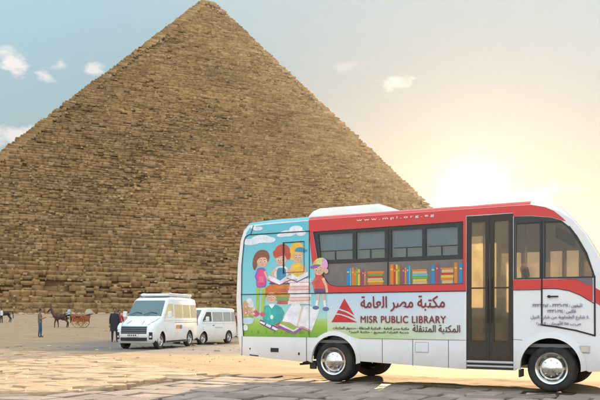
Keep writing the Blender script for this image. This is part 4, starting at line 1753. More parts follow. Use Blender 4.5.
def art():
    W_, CL = (.82, .80, .84), (.74, .78, .84)
    p = Print()
    for (u, v, a, b) in ((252, 241, 9, 3.2), (262, 238.5, 10, 4), (270, 240, 7, 3), (247, 240, 4, 2.4)):
        p.ell(u, v, a, b, CL)
    for (u, v, a, b) in ((289, 234.5, 8, 3.2), (297, 231, 6.5, 3.6), (302, 235, 5, 3), (283, 236, 5, 2)):
        p.ell(u, v, a, b, CL)
    for (u, v, a, b) in ((259, 228, 5, 2), (254, 226.3, 3, 1.5)):
        p.ell(u, v, a, b, CL)
    p.done('printed_clouds')
    # meadow bushes and flowers at the rear
    p = Print()
    for (u, v, a, b, c) in ((250, 305, 4.5, 7, (.70, .68, .72)), (247, 311, 4.5, 6, (.64, .30, .20)), (253, 312, 4.2, 5, (.70, .45, .32)), (245.5, 304, 2.4, 4, (.62, .36, .16)), (249, 317, 5.5, 2.6, (.30, .42, .08)),
                            (256.5, 313.5, 2.6, 3.4, (.56, .12, .14))):
        p.ell(u, v, a, b, c)
    for k in range(26):
        p.ell(243.8 + rnd.random() * 12, 303 + rnd.random() * 13, .8, .8, rnd.choice(((.75, .2, .2), (.8, .6, .5), (.7, .35, .1), (.8, .75, .75), (.35, .45, .1))), n=8)
    p.poly([(243.3, 319), (249, 317.5), (254.5, 319), (253, 323.5), (247, 324.5), (243.3, 323)], (.55, .68, .78))
    p.ell(246, 328, 2.6, 3.2, (.76, .78, .76))
    for k in range(22):
        u = 244.5 + rnd.random() * 68
        p.limb([(u, 333.5), (u + .6, 330.5 + rnd.random())], .5, (.16, .34, .03))
    p.done('printed_flowers')
    # girl with brown hair and pink rucksack
    p = Print()
    HB = (.24, .075, .03)
    p.poly([(254, 268), (253.2, 262), (255, 255), (259, 250.5), (264.5, 249.5), (269, 252), (270.6, 257), (269, 262), (266, 257), (261, 258), (258.5, 264), (256, 269.5)], HB)
    p.face(263.2, 261.5, 5.4, .35)
    p.poly([(257.4, 260), (258.5, 254.5), (264, 253.2), (269.2, 256.5), (266, 257.2), (261.5, 257.2)], HB)
    p.limb([(259.2, 286), (258.6, 298), (258.4, 311)], [3.6, 3.2, 2.8], (.36, .50, .06))
    p.limb([(264.6, 286), (264.6, 298), (263.4, 312)], [3.6, 3.2, 2.8], (.40, .54, .07))
    p.ell(257.8, 313.6, 2.6, 2.2, (.66, .08, .16))
    p.ell(263.8, 314.4, 2.8, 2.2, (.70, .10, .18))
    p.poly([(258.2, 268.5), (265.5, 268.2), (267, 276), (267, 286), (262, 287.5), (257.6, 286.4), (257.2, 276)], (.24, .10, .42))
    p.poly([(258.6, 270.5), (264, 270), (266, 274), (266.2, 284), (262, 286), (258.2, 284.5)], (.78, .06, .22))
    p.poly([(259.6, 276.5), (264.6, 276.5), (264.8, 282), (259.6, 282.2)], (.84, .16, .32))
    p.limb([(259, 270), (256.6, 276), (258.5, 281)], [2.6, 2.3, 1.8], (.24, .12, .46))
    p.limb([(266, 271), (268, 277), (271, 280)], [2.4, 2.0, 1.5], (.76, .42, .27))
    p.done('printed_girl')
    # heap of big books the boys sit on
    p = Print()
    for (v, a, b, c) in ((302, 280, 304, (.52, .10, .08)), (298.5, 279, 303, (.16, .34, .10)), (294.6, 277, 305, (.60, .30, .05)), (290.5, 279, 303, (.58, .12, .06)), (286.6, 276, 304, (.62, .22, .03)), (282.4, 273, 304, (.02, .07, .24))):
        p.poly([(a, v - 2), (b, v - 2.2), (b + 1, v), (b, v + 2), (a, v + 2.2), (a - 1.2, v)], c)
    for k, v in enumerate((303, 299.6, 296, 292.4, 288.8, 285.2, 281.6)):
        a, b = 290.5 + (k % 3) * .9, 310.5 - (k % 2) * 1.2
        p.poly([(a, v - 1.6), (b, v - 1.9), (b + .6, v), (b, v + 1.7), (a, v + 1.8), (a - .8, v)], ((.80, .70, .68), (.78, .50, .46), (.82, .78, .76))[k % 3])
        p.limb([(a, v + 1.7), (b, v + 1.6)], .5, (.55, .14, .12))
    p.done('printed_book_heap')
    # red-haired boy
    p = Print()
    RH = (.52, .07, .035)
    p.ell(283.6, 253, 7.9, 8.2, RH)
    p.ell(277, 254.5, 2.8, 4.2, RH, -15)
    p.ell(289.6, 256, 2.4, 4.6, RH)
    p.face(282.4, 260.4, 5.3, -.3)
    p.poly([(276.8, 258), (277.5, 250), (284, 247.5), (290.6, 252), (288.6, 258), (286, 256.4), (281, 257)], RH)
    p.poly([(277.5, 267.6), (287.5, 267.6), (290, 276), (288, 283), (275.5, 283), (275, 276)], (.80, .74, .72))
    p.poly([(279, 269), (286.4, 269), (287.4, 276), (286.4, 282), (278.2, 282), (278, 276)], (.04, .26, .42))
    p.limb([(277.6, 269), (273, 274), (277.5, 279.5)], [3, 2.6, 2.2], (.76, .44, .30))
    p.limb([(288.4, 269.5), (291, 275), (286, 280)], [3, 2.6, 2.2], (.76, .44, .30))
    p.poly([(270, 275.5), (276, 278), (281.5, 281), (281, 285), (275, 282.5), (269, 279.5)], W_, False)
    p.poly([(281.5, 281), (287, 277), (293, 275.5), (293.4, 279.6), (287, 281.6), (281, 285)], (.74, .70, .72), False)
    p.limb([(269, 280), (275, 283), (281, 285.6), (287, 282.4), (293.2, 280.2)], 1.0, (.42, .05, .10))
    p.done('printed_boy')
    # fair boy with the blue cap
    p = Print()
    YH = (.78, .46, .04)
    p.ell(298, 251, 6.8, 7.4, YH)
    p.ell(293.4, 255.6, 2.8, 5.6, YH)
    p.face(298.8, 258.6, 5.0, .2)
    p.poly([(292.8, 258), (293.6, 250), (298.6, 247), (304, 250), (303.4, 256), (299, 253.6), (295.4, 255)], YH)
    p.poly([(296, 252.6), (298, 249.4), (302.6, 248.8), (305.6, 251), (308.4, 252.2), (305, 254), (300, 253.4)], (.03, .26, .42))
    p.poly([(293.6, 264.8), (303, 264.6), (305.4, 272), (304, 281), (293, 281), (291.8, 273)], (.80, .50, .05))
    p.limb([(293.6, 266), (291, 273), (294.6, 278)], [2.8, 2.4, 2.0], (.76, .44, .30))
    p.limb([(303.4, 266), (306.2, 272), (302, 278)], [2.8, 2.4, 2.0], (.76, .44, .30))
    p.poly([(288.6, 274), (294.4, 275), (298.6, 278), (298.2, 282), (293, 280), (288, 278)], W_, False)
    p.poly([(298.6, 278), (303.6, 275), (308.6, 273), (309, 277), (304, 279.4), (298.2, 282)], (.74, .70, .72), False)
    p.limb([(288, 278.6), (293, 280.6), (298.2, 282.6), (304, 280), (309, 277.6)], 1.0, (.06, .08, .3))
    p.done('printed_boy')
    # child with the rainbow cap
    p = Print()
    p.ell(320.5, 268, 6.6, 6.4, (.34, .13, .05))
    p.face(319.2, 271.6, 5.0, -.3)
    p.poly([(313.4, 268), (314.6, 263), (319, 260.3), (321, 264), (319, 267.6)], (.80, .44, .10))
    p.poly([(316.5, 262), (320, 260), (324, 260.8), (323, 267), (317.5, 267.4)], (.62, .66, .20))
    p.poly([(323, 260.4), (326.6, 263), (327.4, 268.6), (324.6, 271.2), (321.6, 267.2)], (.70, .34, .60))
    p.poly([(311, 268.2), (316, 266.2), (321, 267), (317, 269.4), (312, 270)], (.28, .10, .30))
    p.ell(326, 273, 2.0, 2.4, (.76, .42, .27))
    p.limb([(318.4, 292), (318.4, 300), (317, 307)], [3.0, 2.5, 2.0], (.76, .44, .32))
    p.limb([(323, 292), (323.8, 300), (325.2, 307.6)], [3.0, 2.5, 2.0], (.76, .44, .32))
    p.limb([(317.5, 301), (316.9, 306.5)], 2.2, W_)
    p.limb([(324.2, 301), (325, 307)], 2.2, W_)
    p.ell(316, 308, 3.0, 1.9, (.12, .14, .34))
    p.ell(325.6, 309.2, 3.0, 1.9, (.12, .14, .34))
    p.poly([(315.6, 278.4), (322.6, 278), (325.6, 284), (325, 293), (315, 293), (314.4, 285)], (.66, .07, .06))
    p.limb([(323, 279.6), (326, 287), (326.8, 293.5)], [2.8, 2.4, 1.9], (.80, .46, .30))
    p.limb([(316.4, 280), (313.2, 284), (315.4, 290)], [2.4, 2.2, 1.8], (.66, .12, .10))
    p.poly([(315, 289.6), (325.2, 289.6), (325.4, 294.4), (315, 294.4)], (.12, .06, .16), False)
    p.done('printed_child')
    # reader sitting on the grass
    p = Print()
    OH = (.62, .16, .03)
    p.ell(272.6, 292, 6.8, 7.2, OH)
    p.face(272.8, 297.4, 5.0, 0)
    p.poly([(266.4, 297), (267, 288.4), (272.6, 285.8), (278.6, 288.6), (279.4, 297), (276, 293), (270, 293)], OH)
    p.poly([(267, 305.6), (279, 305.4), (283, 311), (283.6, 320), (274, 325), (264.6, 321), (264.4, 311)], (.03, .40, .36))
    p.poly([(266.4, 309), (270, 307.6), (272.6, 312), (270, 320), (265.6, 318)], (.06, .50, .44))
    p.poly([(270, 305), (273, 308.6), (276, 305), (275.2, 304), (271, 304)], W_, False)
    p.ell(273, 317, 1.6, 2.2, (.80, .78, .60))
    p.limb([(281, 308), (284.6, 313), (281, 320)], [3.2, 2.6, 2.2], (.05, .36, .34))
    p.done('printed_child')
    # books lying in the grass and the big open book
    p = Print()
    p.poly([(262, 320.6), (271, 324), (280, 329), (277, 330.6), (268, 326.6), (261, 322.8)], W_, False)
    p.limb([(261, 320.2), (270, 323.6), (280, 328.4)], 1.5, (.22, .05, .24))
    p.limb([(261, 323.4), (268, 327), (277, 331)], 1.2, (.22, .05, .24))
    p.limb([(267.6, 322.4), (266, 325.4)], 1.3, (.1, .08, .3))
    p.limb([(273.6, 325), (272, 328.6)], 1.3, (.1, .08, .3))
    p.poly([(275.4, 322.6), (280, 320.2), (282, 323), (277.6, 326)], (.60, .05, .08), False)
    p.limb([(279, 326.4), (287, 329.6), (294.6, 333), (303, 327.6), (312, 330.6)], 2.6, (.34, .08, .36))
    p.limb([(281, 324.4), (288, 327.6), (295, 330.6), (301, 326.4)], 1.8, (.80, .76, .72))
    p.poly([(294.6, 302.0), (300, 303.6), (302.4, 307.4), (300, 316), (297.4, 326.2), (291, 322.4), (283.4, 321.4), (288, 312)], W_, False)
    p.poly([(302.4, 307.4), (307.6, 305.8), (314, 307.6), (320, 309.6), (316.4, 320), (312.2, 330.4), (304.4, 326.4), (297.4, 326.2), (300, 316)], (.80, .78, .80), False)
    p.poly([(302.4, 307.4), (304.4, 306.8), (302, 317), (299.2, 326), (297.4, 326.2), (300, 316)], (.70, .56, .42), False)
    p.limb([(283.2, 322.4), (291, 323.6), (297.4, 327.4), (304.4, 327.4), (312.4, 331.4)], 1.0, (.62, .40, .20))
    p.done('printed_open_book')
    # red pyramid emblem
    p = Print()
    p.frame = (331, -.021, .02085, 298, 1.6, .0189)
    E_ = (.60, .015, .02)
    p.poly([(344.6, 298.4), (354.6, 315.4), (348, 311.4), (339.4, 308.4)], E_, False)
    p.poly([(338.6, 309.8), (346, 312.2), (352, 315.6), (356, 319), (349, 316.4), (342, 314), (336.6, 313.2)], E_, False)
    p.poly([(335.9, 314.6), (341, 315.0), (348, 317.6), (357.6, 322.2), (331.6, 322.2)], E_, False)
    p.done('emblem')


art()


def writing():
    maroon = mat('ink_maroon', (.26, .03, .035), .45)
    ink = mat('ink_violet', (.17, .14, .25), .45)
    brown = mat('ink_brown', (.13, .055, .05), .45)
    wht = mat('ink_white', (.85, .82, .80), .45)
    lettering('lettering', arabic('مكتبة مصر العامة'), .60, 2.215, 1.345, 1.625, maroon, bus, .014)
    lettering('lettering', 'MISR PUBLIC LIBRARY', .60, 2.235, 1.135, 1.262, maroon, bus, .02, spacing=1.08)
    lettering('lettering', arabic('المكتبة المتنقلة'), 1.62, 2.49, .945, 1.105, brown, bus, .015)
    lettering('lettering', arabic('مكتبة مصر العامة - المكتبة المتنقلة - صندوق المكتبات'), .02, 1.55, 1.0, 1.06, brown, bus, .006)
    lettering('lettering', arabic('خدمة القراءة للجميع - مكتبة الجيزة'), .36, 1.55, .93, .985, brown, bus, .006)
    lettering('lettering', 'www.mpl.org.eg', .52, 2.02, 3.015, 3.07, wht, bus, .018, spacing=1.5)
    lettering('lettering', arabic('تليفون : ٣٣٣٦٠٢٩١ - ٣٣٣٦٠٢٥٢'), 3.72, 4.50, 1.395, 1.465, ink, bus, .008, y0=-.011)
    lettering('lettering', arabic('فاكس : ٣٣٣٦٠٢٩٤'), 3.96, 4.40, 1.30, 1.37, ink, bus, .008, y0=-.011)
    lettering('lettering', arabic('٤ شارع الطحاوية من شارع النيل'), 3.69, 4.60, 1.20, 1.275, ink, bus, .008, y0=-.011)
    lettering('lettering', arabic('ص.ب ١١٥ الأورمان - الجيزة'), 3.78, 4.48, 1.105, 1.18, ink, bus, .008, y0=-.011)


writing()

# ------------------------------------------------------------------ vans
van_white = mat('van_white', (.76, .79, .80), .25, coat=.7, dirt=.15)
add_dust(van_white, .25, .75, .5)
van_glass = mat('van_windscreen', (.02, .10, .115), .06, spec=.8, coat=.6)
van_side = mat('van_side_glass', (.10, .11, .11), .08, spec=.8, coat=.5)
glow_pane = mat('cream_glow_pane', (.62, .50, .26), .30, coat=.6, var=.15, vscale=5)  # sunset glow in the side panes, painted in as a cream base
lamp_m = mat('headlamp', (.70, .76, .80), .10, coat=1.0)
amber = mat('amber_lens', (.65, .20, .02), .2)
redl = mat('red_lens', (.35, .015, .012), .2)
plate_m = mat('number_plate', (.72, .70, .62), .5)
alloy = mat('alloy', (.62, .62, .60), .3, metal=.9)


def van_wheel(parent, x, y, out, r=.345):
    w_ = bpy.data.objects.new('wheel', None)
    COL.objects.link(w_)
    w_.parent = parent
    w_.location = (x, y, r)
    W, k = .21, r / .345
    t = MB()
    pr = [(.215, -.08), (.25, -.105), (.30, -.108), (.335, -.09), (.345, -.06), (.345, .06), (.335, .09), (.30, .108), (.25, .105), (.215, .08)]
    t.lathe_y([(a * k, b * out) for a, b in pr], n=32)
    t.build('tyre', tyre_m, w_, smooth=40)
    m = MB()
    m.lathe_y([(a * k, b * out) for a, b in ((.217, .085), (.222, .10), (.20, .095), (.185, .06), (.08, .075), (.055, .095), (0, .096))], n=28)
    m.build('rim', alloy, w_, smooth=40)
    s = MB()
    for j in range(6):
        a0, a1 = 2 * math.pi * (j + .25) / 6, 2 * math.pi * (j + .75) / 6
        q = [(.175, a0), (.175, a1), (.10, (a0 + a1) / 2 + .12), (.10, (a0 + a1) / 2 - .12)]
        s.add([(rr * k * math.cos(a), .082 * out, rr * k * math.sin(a)) for rr, a in q], [(0, 1, 2, 3)])
    s.build('spoke_gap', black, w_)
    return w_


class Van:
    """x runs forward from the tail, y across, z up"""

    def __init__(self, root, L, W, profile, wheels, wr, taper, bow, sx=1.0):
        self.sx = sx
        self.root, self.L, self.W, self.taper, self.bow = root, L, W, taper, bow
        ar = []
        bot = []
        for cx in wheels:
            bot.append([(cx + (wr + .06) * math.cos(t), wr + (wr + .06) * math.sin(t)) for t in [math.pi - math.pi * i / 12 for i in range(13)]])
        prof = list(profile)                                     # rear bottom -> roof -> nose bottom
        loop = prof + [(bot[1][-1][0] + .02, .24)] + bot[1][::-1] + [(bot[1][0][0] - .02, .24), (bot[0][-1][0] + .02, .24)] + bot[0][::-1] + [(bot[0][0][0] - .02, .26)]
        n = len(loop)
        npf = len(prof)
        P = [Vector(p) for p in loop]
        nor = []
        for i in range(n):
            d = (P[(i + 1) % n] - P[i - 1]).normalized()
            q = Vector((-d.y, d.x))
            nor.append(q if i < npf else Vector((0, 0)))
        mb = MB()
        st = [(-1, .13), (-.985, .085), (-.955, .04), (-.90, .012), (-.82, 0), (-.45, 0), (0, 0), (.45, 0), (.82, 0), (.90, .012), (.955, .04), (.985, .085), (1, .13)]
        for k, (y, off) in enumerate(st):
            for i in range(n):
                q = P[i] - nor[i] * off
                mb.v.append(tuple(self.D(q.x, y * W / 2, q.y)))
        for k in range(len(st) - 1):
            for i in range(n):
                j = (i + 1) % n
                under = i >= npf - 1
                mb.f.append((k * n + i, k * n + j, (k + 1) * n + j, (k + 1) * n + i))
                mb.m.append(1 if under else 0)
        o = (len(st) - 1) * n
        for base in (0, o):
            tri = tessellate_polygon([[Vector((*(P[i] - nor[i] * .13), 0)) for i in range(n)]])
            for t in tri:
                mb.f.append(tuple(base + a for a in t))
                mb.m.append(0)
        mb.build('body', [van_white, black], root, smooth=38)

    def D(self, x, y, z):
        t = max(0, z - 1.0)
        f = 1 - self.taper * t - .035 * max(0, .55 - z)
        b = self.bow * (2 * y / self.W) ** 2 * max(0, min(1, (x - (self.L - 2.2)) / 1.6)) ** 1.0
        rb = .04 * (2 * y / self.W) ** 2 * max(0, min(1, (.6 - x) / .6))
        return Vector(((x - b + rb) * self.sx, y * f, z))

    def side(self, name, pts, m, sgn, t=.012, proud=.004, parent=None):
        mb = MB()
        mb.plate(pts, (), 0, t)
        vs = []
        for (x, y, z) in mb.v:
            q = self.D(x, sgn * (self.W / 2 + proud + (0 if y < -t / 2 else -t)), z)
            vs.append(q)
        mb.v = [tuple(q) for q in vs]
        return mb.build(name, m, parent or self.root)

    def front(self, name, prof, y0, y1, m, proud=.006, t=.02, n=8, parent=None, taper_top=0.0):
        """panel following the nose: prof is a list of (x, z) from bottom to top"""
        mb = MB()
        rows = []
        for i, (x, z) in enumerate(prof):
            a, b = prof[max(0, i - 1)], prof[min(len(prof) - 1, i + 1)]
            d = Vector((b[0] - a[0], b[1] - a[1])).normalized()
            q = Vector((d.y, -d.x))
            f = i / (len(prof) - 1)
            r1, r2 = [], []
            for j in range(n + 1):
                y = y0 + (y1 - y0) * j / n
                y *= 1 - taper_top * f
                r1.append(self.D(x + q.x * proud, y, z + q.y * proud))
                r2.append(self.D(x - q.x * t, y, z - q.y * t))
            rows.append((r1, r2))
        N_ = n + 1
        for r1, r2 in rows:
            mb.v += [tuple(p) for p in r1 + r2]
        k = 2 * N_
        for i in range(len(rows) - 1):
            for j in range(n):
                mb.f.append((i * k + j, i * k + j + 1, (i + 1) * k + j + 1, (i + 1) * k + j))
            for j in (0, n):
                mb.f.append((i * k + j, (i + 1) * k + j, (i + 1) * k + N_ + j, i * k + N_ + j))
        for i in (0, len(rows) - 1):
            for j in range(n):
                mb.f.append((i * k + j, i * k + j + 1, i * k + N_ + j + 1, i * k + N_ + j))
        mb.m = [0] * len(mb.f)
        return mb.build(name, m, parent or self.root, smooth=40)


def seam(v, pts, sgn, wid=.012, name='door_seam'):
    mb = MB()
    mb.strip(pts, wid, 0, .004)
    mb.v = [tuple(v.D(x, sgn * (v.W / 2 + .003 + (0 if y < -.002 else -.006)), z)) for (x, y, z) in mb.v]
    return mb.build(name, mat('seam_grey_dark', (.12, .12, .12), .5), v.root)


def mirror(v, x, z, sgn, m):
    mb = MB()
    a = v.D(x, sgn * v.W / 2, z)
    mb.tube([a, a + Vector((.03, sgn * .12, .02))], .025, 6)
    b = a + Vector((.0, sgn * .12, -.03))
    mb.rbox((b.x - .05, min(b.y, b.y + sgn * .17), b.z), (b.x + .05, max(b.y, b.y + sgn * .17), b.z + .26), .025)
    mb.build('wing_mirror', m, v.root)


def at_px(u, Y):
    return (u - 300) / 750 * Y


def front_seam(v, pts, name='bonnet_seam'):
    mb = MB()
    mb.tube([v.D(x, y, z) for x, y, z in pts], .008, 5)
    return mb.build(name, mat('seam_grey_dark', (.12, .12, .12), .5), v.root)


def big_van():
    Y0 = 31.6
    x0 = at_px(158.5, Y0)
    ang = math.radians(-90 - 15)
    L, W = 5.6, 1.74
    sx = .90
    fw = 4.55 * sx
    # the origin of the van is its tail; put the front near wheel at the measured place
    d = Vector((math.cos(ang), math.sin(ang)))
    side = Vector((-math.sin(ang), math.cos(ang)))                # +y of the van
    o = Vector((x0, Y0)) - d * fw - side * (W / 2 - .1)
    root = empty('van', (o.x, o.y, float(land(x0, Y0)) - .005), ang, 'white high-roofed van with a roof rack and dark grille facing the camera', 'van')
    prof = [(.03, .28), (.0, .55), (.01, 1.0), (.05, 1.55), (.14, 2.02), (.28, 2.17), (.6, 2.215), (2.0, 2.235), (3.1, 2.22), (3.45, 2.17), (3.68, 2.08), (4.45, 1.40), (4.62, 1.28), (5.15, 1.12), (5.38, 1.02), (5.47, .90), (5.52, .62), (5.50, .36), (5.42, .26)]
    v = Van(root, L, W, prof, (1.15, 4.55), .345, .075, .30, sx)
    for x in (1.15 * sx, fw):
        van_wheel(root, x, W / 2 - .11, 1)
        van_wheel(root, x, -W / 2 + .11, -1)
    v.front('windscreen', [(4.46, 1.395), (4.25, 1.577), (4.0, 1.80), (3.80, 1.975), (3.715, 2.05)], -.80, .80, van_glass, .018, n=24, taper_top=.05)
    for y0, y1 in ((-.62, -.08), (.06, .62)):
        wp = MB()
        wp.tube([v.D(4.50, y0, 1.405) + Vector((.03, 0, .03)), v.D(4.30, (y0 + y1) / 2, 1.53) + Vector((.035, 0, .035)), v.D(4.36, y1, 1.48) + Vector((.03, 0, .03))], .012, 6)
        wp.build('wiper', black, root)
    v.front('grille', [(5.519, .66), (5.495, .78), (5.472, .89), (5.44, .955)], -.58, .58, black, .008)
    for z, x in ((.70, 5.512), (.785, 5.494), (.865, 5.477)):
        v.front('grille_slat', [(x, z), (x - .006, z + .028)], -.57, .57, mat('grille_grey', (.13, .15, .16), .3, metal=.6), .022, .012)
    v.front('chrome_bar', [(5.445, .945), (5.405, 1.0)], -.60, .60, mat('chrome_blue', (.45, .60, .68), .2, metal=.9), .022, .012)
    v.front('bumper_intake', [(5.508, .36), (5.518, .44), (5.521, .50)], -.60, .60, black, .008)
    v.front('number_plate', [(5.522, .535), (5.517, .655)], -.26, .26, plate_m, .03, n=2)
    for k in range(5):
        v.front('plate_mark', [(5.521, .565), (5.518, .625)], -.2 + k * .085, -.15 + k * .085, black, .034, .004, n=1)
    for s in (-1, 1):
        v.front('headlight', [(5.475, .83), (5.43, .96), (5.24, 1.09)], s * .60, s * .83, lamp_m, .010, n=4)
        v.front('fog_lamp_recess', [(5.505, .42), (5.522, .58), (5.508, .72)], s * .68, s * .80, black, .008, n=3)
        v.front('fog_lamp', [(5.518, .50), (5.519, .57)], s * .70, s * .78, lamp_m, .014, n=2)
        mirror(v, 4.12, 1.36, s, van_white)
        v.side('front_window', [(3.05, 1.36), (3.05, 1.92), (3.55, 1.92), (3.75, 1.82), (4.20, 1.40), (4.20, 1.36)][::-1], van_side if s < 0 else glow_pane, s)
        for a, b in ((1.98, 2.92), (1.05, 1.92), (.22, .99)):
            v.side('side_window', [(a, 1.30), (a, 1.90), (b, 1.90), (b, 1.30)][::-1], glow_pane, s)
        seam(v, [(2.98, .34), (2.98, 2.02)], s)
        seam(v, [(4.28, 1.3), (4.22, .9), (4.10, .72)], s)
        seam(v, [(1.95, .34), (1.95, 1.26)], s, .008)
        seam(v, [(.1, 1.18), (4.3, 1.18)], s, .008)
        seam(v, [(.1, 1.10), (2.95, 1.10)], s, .02, 'side_rail')
        h = MB()
        v.side('door_handle', [(3.1, 1.08), (3.1, 1.12), (3.26, 1.12), (3.26, 1.08)][::-1], van_white, s, .02, .02)
        # broken letters of an operator's mark along the side
        x = 2.85
        for k, (wd, c) in enumerate(((.12, 0), (.10, 0), (.12, 0), (.09, 0), (.11, 1), (.10, 1), (.09, 1))):
            a = x - wd
            mk = [(a, .82), (a, .98 if k % 2 else 1.0), (a + wd - .03, 1.0 if k % 3 else .97), (a + wd - .03, .82)]
            v.side('side_mark', mk[::-1], mat('mark_orange', (.75, .22, .03), .4) if c == 0 else mat('mark_grey', (.08, .09, .14), .4), s, .003, .004)
            x -= wd
        v.side('tail_lamp', [(.04, .95), (.06, 1.5), (.13, 1.5), (.12, .95)][::-1], redl, s)
        v.side('sill', [(1.62, .25), (1.62, .33), (4.08, .33), (4.08, .25)][::-1], black, s)
    for s in (-1, 1):
        front_seam(v, [(4.58, s * .78, 1.312), (4.9, s * .74, 1.207), (5.2, s * .66, 1.11), (5.38, s * .60, 1.03)])
        front_seam(v, [(4.95, s * .30, 1.19), (5.2, s * .34, 1.11), (5.36, s * .36, 1.035)], 'bonnet_crease')
    # roof rack
    rk = MB()
    for y in (-.64, .64):
        rk.tube([(.35, y, 2.36), (2.7, y, 2.37), (2.85, y, 2.33)], .025, 8)
        for x in (.5, 1.2, 1.9, 2.6):
            rk.tube([(x, y, 2.19), (x, y, 2.36)], .02, 6)
    rk.rbox((.3, -.66, 2.25), (2.95, .66, 2.375), .05)
    rk.build('roof_rack', mat('rack_white', (.70, .71, .70), .5), root)


big_van()


def small_van():
    Y0 = 39.2
    x0 = at_px(201.3, Y0)
    ang = math.radians(-90 - 24)
    L, W = 4.75, 1.72
    fw = 3.75
    d = Vector((math.cos(ang), math.sin(ang)))
    side = Vector((-math.sin(ang), math.cos(ang)))
    o = Vector((x0, Y0)) - d * fw - side * (W / 2 - .1)
    root = empty('van', (o.x, o.y, float(land(x0, Y0)) - .005), ang, 'smaller white low-roofed van with grey side windows behind the roof rack van', 'van')
    prof = [(.03, .3), (.0, .6), (.02, 1.05), (.10, 1.55), (.20, 1.86), (.38, 1.94), (2.0, 1.97), (3.2, 1.95), (3.55, 1.88), (4.32, 1.22), (4.48, 1.10), (4.62, .88), (4.66, .55), (4.62, .32), (4.55, .27)]
    v = Van(root, L, W, prof, (1.0, fw), .33, .11, .18)
    for x in (1.0, fw):
        van_wheel(root, x, W / 2 - .1, 1, .33)
        van_wheel(root, x, -W / 2 + .1, -1, .33)
    v.front('windscreen', [(4.28, 1.255), (3.95, 1.537), (3.63, 1.81)], -.76, .76, van_glass, .018, n=24, taper_top=.06)
    v.front('grille', [(4.615, .89), (4.56, .98)], -.5, .5, black)
    v.front('bumper_intake', [(4.645, .42), (4.658, .56)], -.5, .5, black)
    grey_pane = mat('van_grey_glass', (.30, .32, .31), .12, coat=.6, var=.1, vscale=4)
    for s in (-1, 1):
        v.front('headlight', [(4.625, .85), (4.53, 1.02)], s * .54, s * .78, lamp_m, n=3)
        mirror(v, 3.72, 1.25, s, van_white)
        v.side('front_window', [(2.86, 1.22), (2.86, 1.72), (3.38, 1.72), (3.86, 1.30), (3.86, 1.22)][::-1], mat('dark_glass', (.02, .02, .022), .08, spec=.7), s)
        for a, b in ((1.62, 2.72), (.72, 1.56), (.22, .66)):
            v.side('side_window', [(a, 1.20), (a + .02, 1.72), (b, 1.72), (b, 1.20)][::-1], grey_pane, s)
        seam(v, [(2.80, .34), (2.80, 1.80)], s)
        seam(v, [(3.92, 1.2), (3.9, .9), (3.8, .76)], s)
        seam(v, [(1.59, .34), (1.59, 1.18)], s, .008)
        seam(v, [(.1, 1.10), (3.9, 1.10)], s, .008)
        v.side('door_handle', [(2.62, .99), (2.62, 1.03), (2.76, 1.03), (2.76, .99)][::-1], black, s, .02, .02)
        x = 2.55
        for k, wd in enumerate((.09, .12, .08, .10, .11, .09, .12)):
            a = x - wd
            v.side('side_mark', [(a, .84), (a, .93), (a + wd - .03, .92), (a + wd - .03, .84)][::-1], mat('mark_pale', (.42, .48, .56), .4), s, .003, .004)
            x -= wd + .02
        v.side('tail_lamp', [(.05, .95), (.10, 1.45), (.19, 1.45), (.14, .95)][::-1], redl, s)


small_van()

# ------------------------------------------------------------------ people, horses, carriage
def skin_mesh(verts, edges, radii, root=0, sub=2):
    """grow one continuous surface on a skeleton; returns numpy coordinates and faces"""
    me = bpy.data.meshes.new('skeleton')
    me.from_pydata(verts, edges, [])
    o = bpy.data.objects.new('skeleton', me)
    COL.objects.link(o)
    md = o.modifiers.new('skin', 'SKIN')
    md.use_smooth_shade = True
    for i, r in enumerate(radii):
        d = me.skin_vertices[0].data[i]
        d.radius = r if isinstance(r, tuple) else (r, r)
        d.use_root = i == root
    sb = o.modifiers.new('sub', 'SUBSURF')
    sb.levels = sub
    bpy.context.view_layer.update()
    dg = bpy.context.evaluated_depsgraph_get()
    ev = bpy.data.meshes.new_from_object(o.evaluated_get(dg))
    V = [tuple(v.co) for v in ev.vertices]
    F = [tuple(p.vertices) for p in ev.polygons]
    bpy.data.objects.remove(o)
    bpy.data.meshes.remove(ev)
    return V, F


SKIN_T = mat('skin', (.30, .16, .10), .6)


def ellipsoid(mb, c, r, m=0, n=12, k=8, M=None):
    vs, fs = [], []
    for i in range(k + 1):
        a = math.pi * i / k
        for j in range(n):
            t = 2 * math.pi * j / n
            p = Vector((c[0] + r[0] * math.sin(a) * math.cos(t), c[1] + r[1] * math.sin(a) * math.sin(t), c[2] + r[2] * math.cos(a)))
            vs.append(M @ p if M else p)
    for i in range(k):
        for j in range(n):
            fs.append((i * n + j, i * n + (j + 1) % n, (i + 1) * n + (j + 1) % n, (i + 1) * n + j))
    mb.add(vs, fs, m)


def hand(mb, wrist, dirn, m, side=1, curl=.35):
    """palm, four fingers of different length and a thumb from the side of the palm"""
    d = Vector(dirn).normalized()
    a = d.cross(Vector((0, 0, 1)))
    a = a.normalized() if a.length > .05 else Vector((1, 0, 0))
    n = a.cross(d).normalized()
    w0 = Vector(wrist)
    c = w0 + d * .05
    mb.tube([w0 - d * .01, w0 + d * .03, w0 + d * .075, w0 + d * .095], [.026, .036, .040, .030], 8, m)
    for i, ln in enumerate((.068, .078, .072, .055)):
        off = a * (-.030 + .02 * i)
        p0 = w0 + d * .085 + off
        p1 = p0 + d * ln * .5 + n * -curl * .012
        p2 = p1 + d * ln * .5 + n * -curl * .045
        mb.tube([p0, p1, p2], [.0105, .0095, .0075], 6, m)
    b0 = w0 + d * .03 - a * .034 * side
    mb.tube([b0, b0 - a * .022 * side + d * .028, b0 - a * .026 * side + d * .058 - n * .01], [.012, .0105, .008], 6, m)


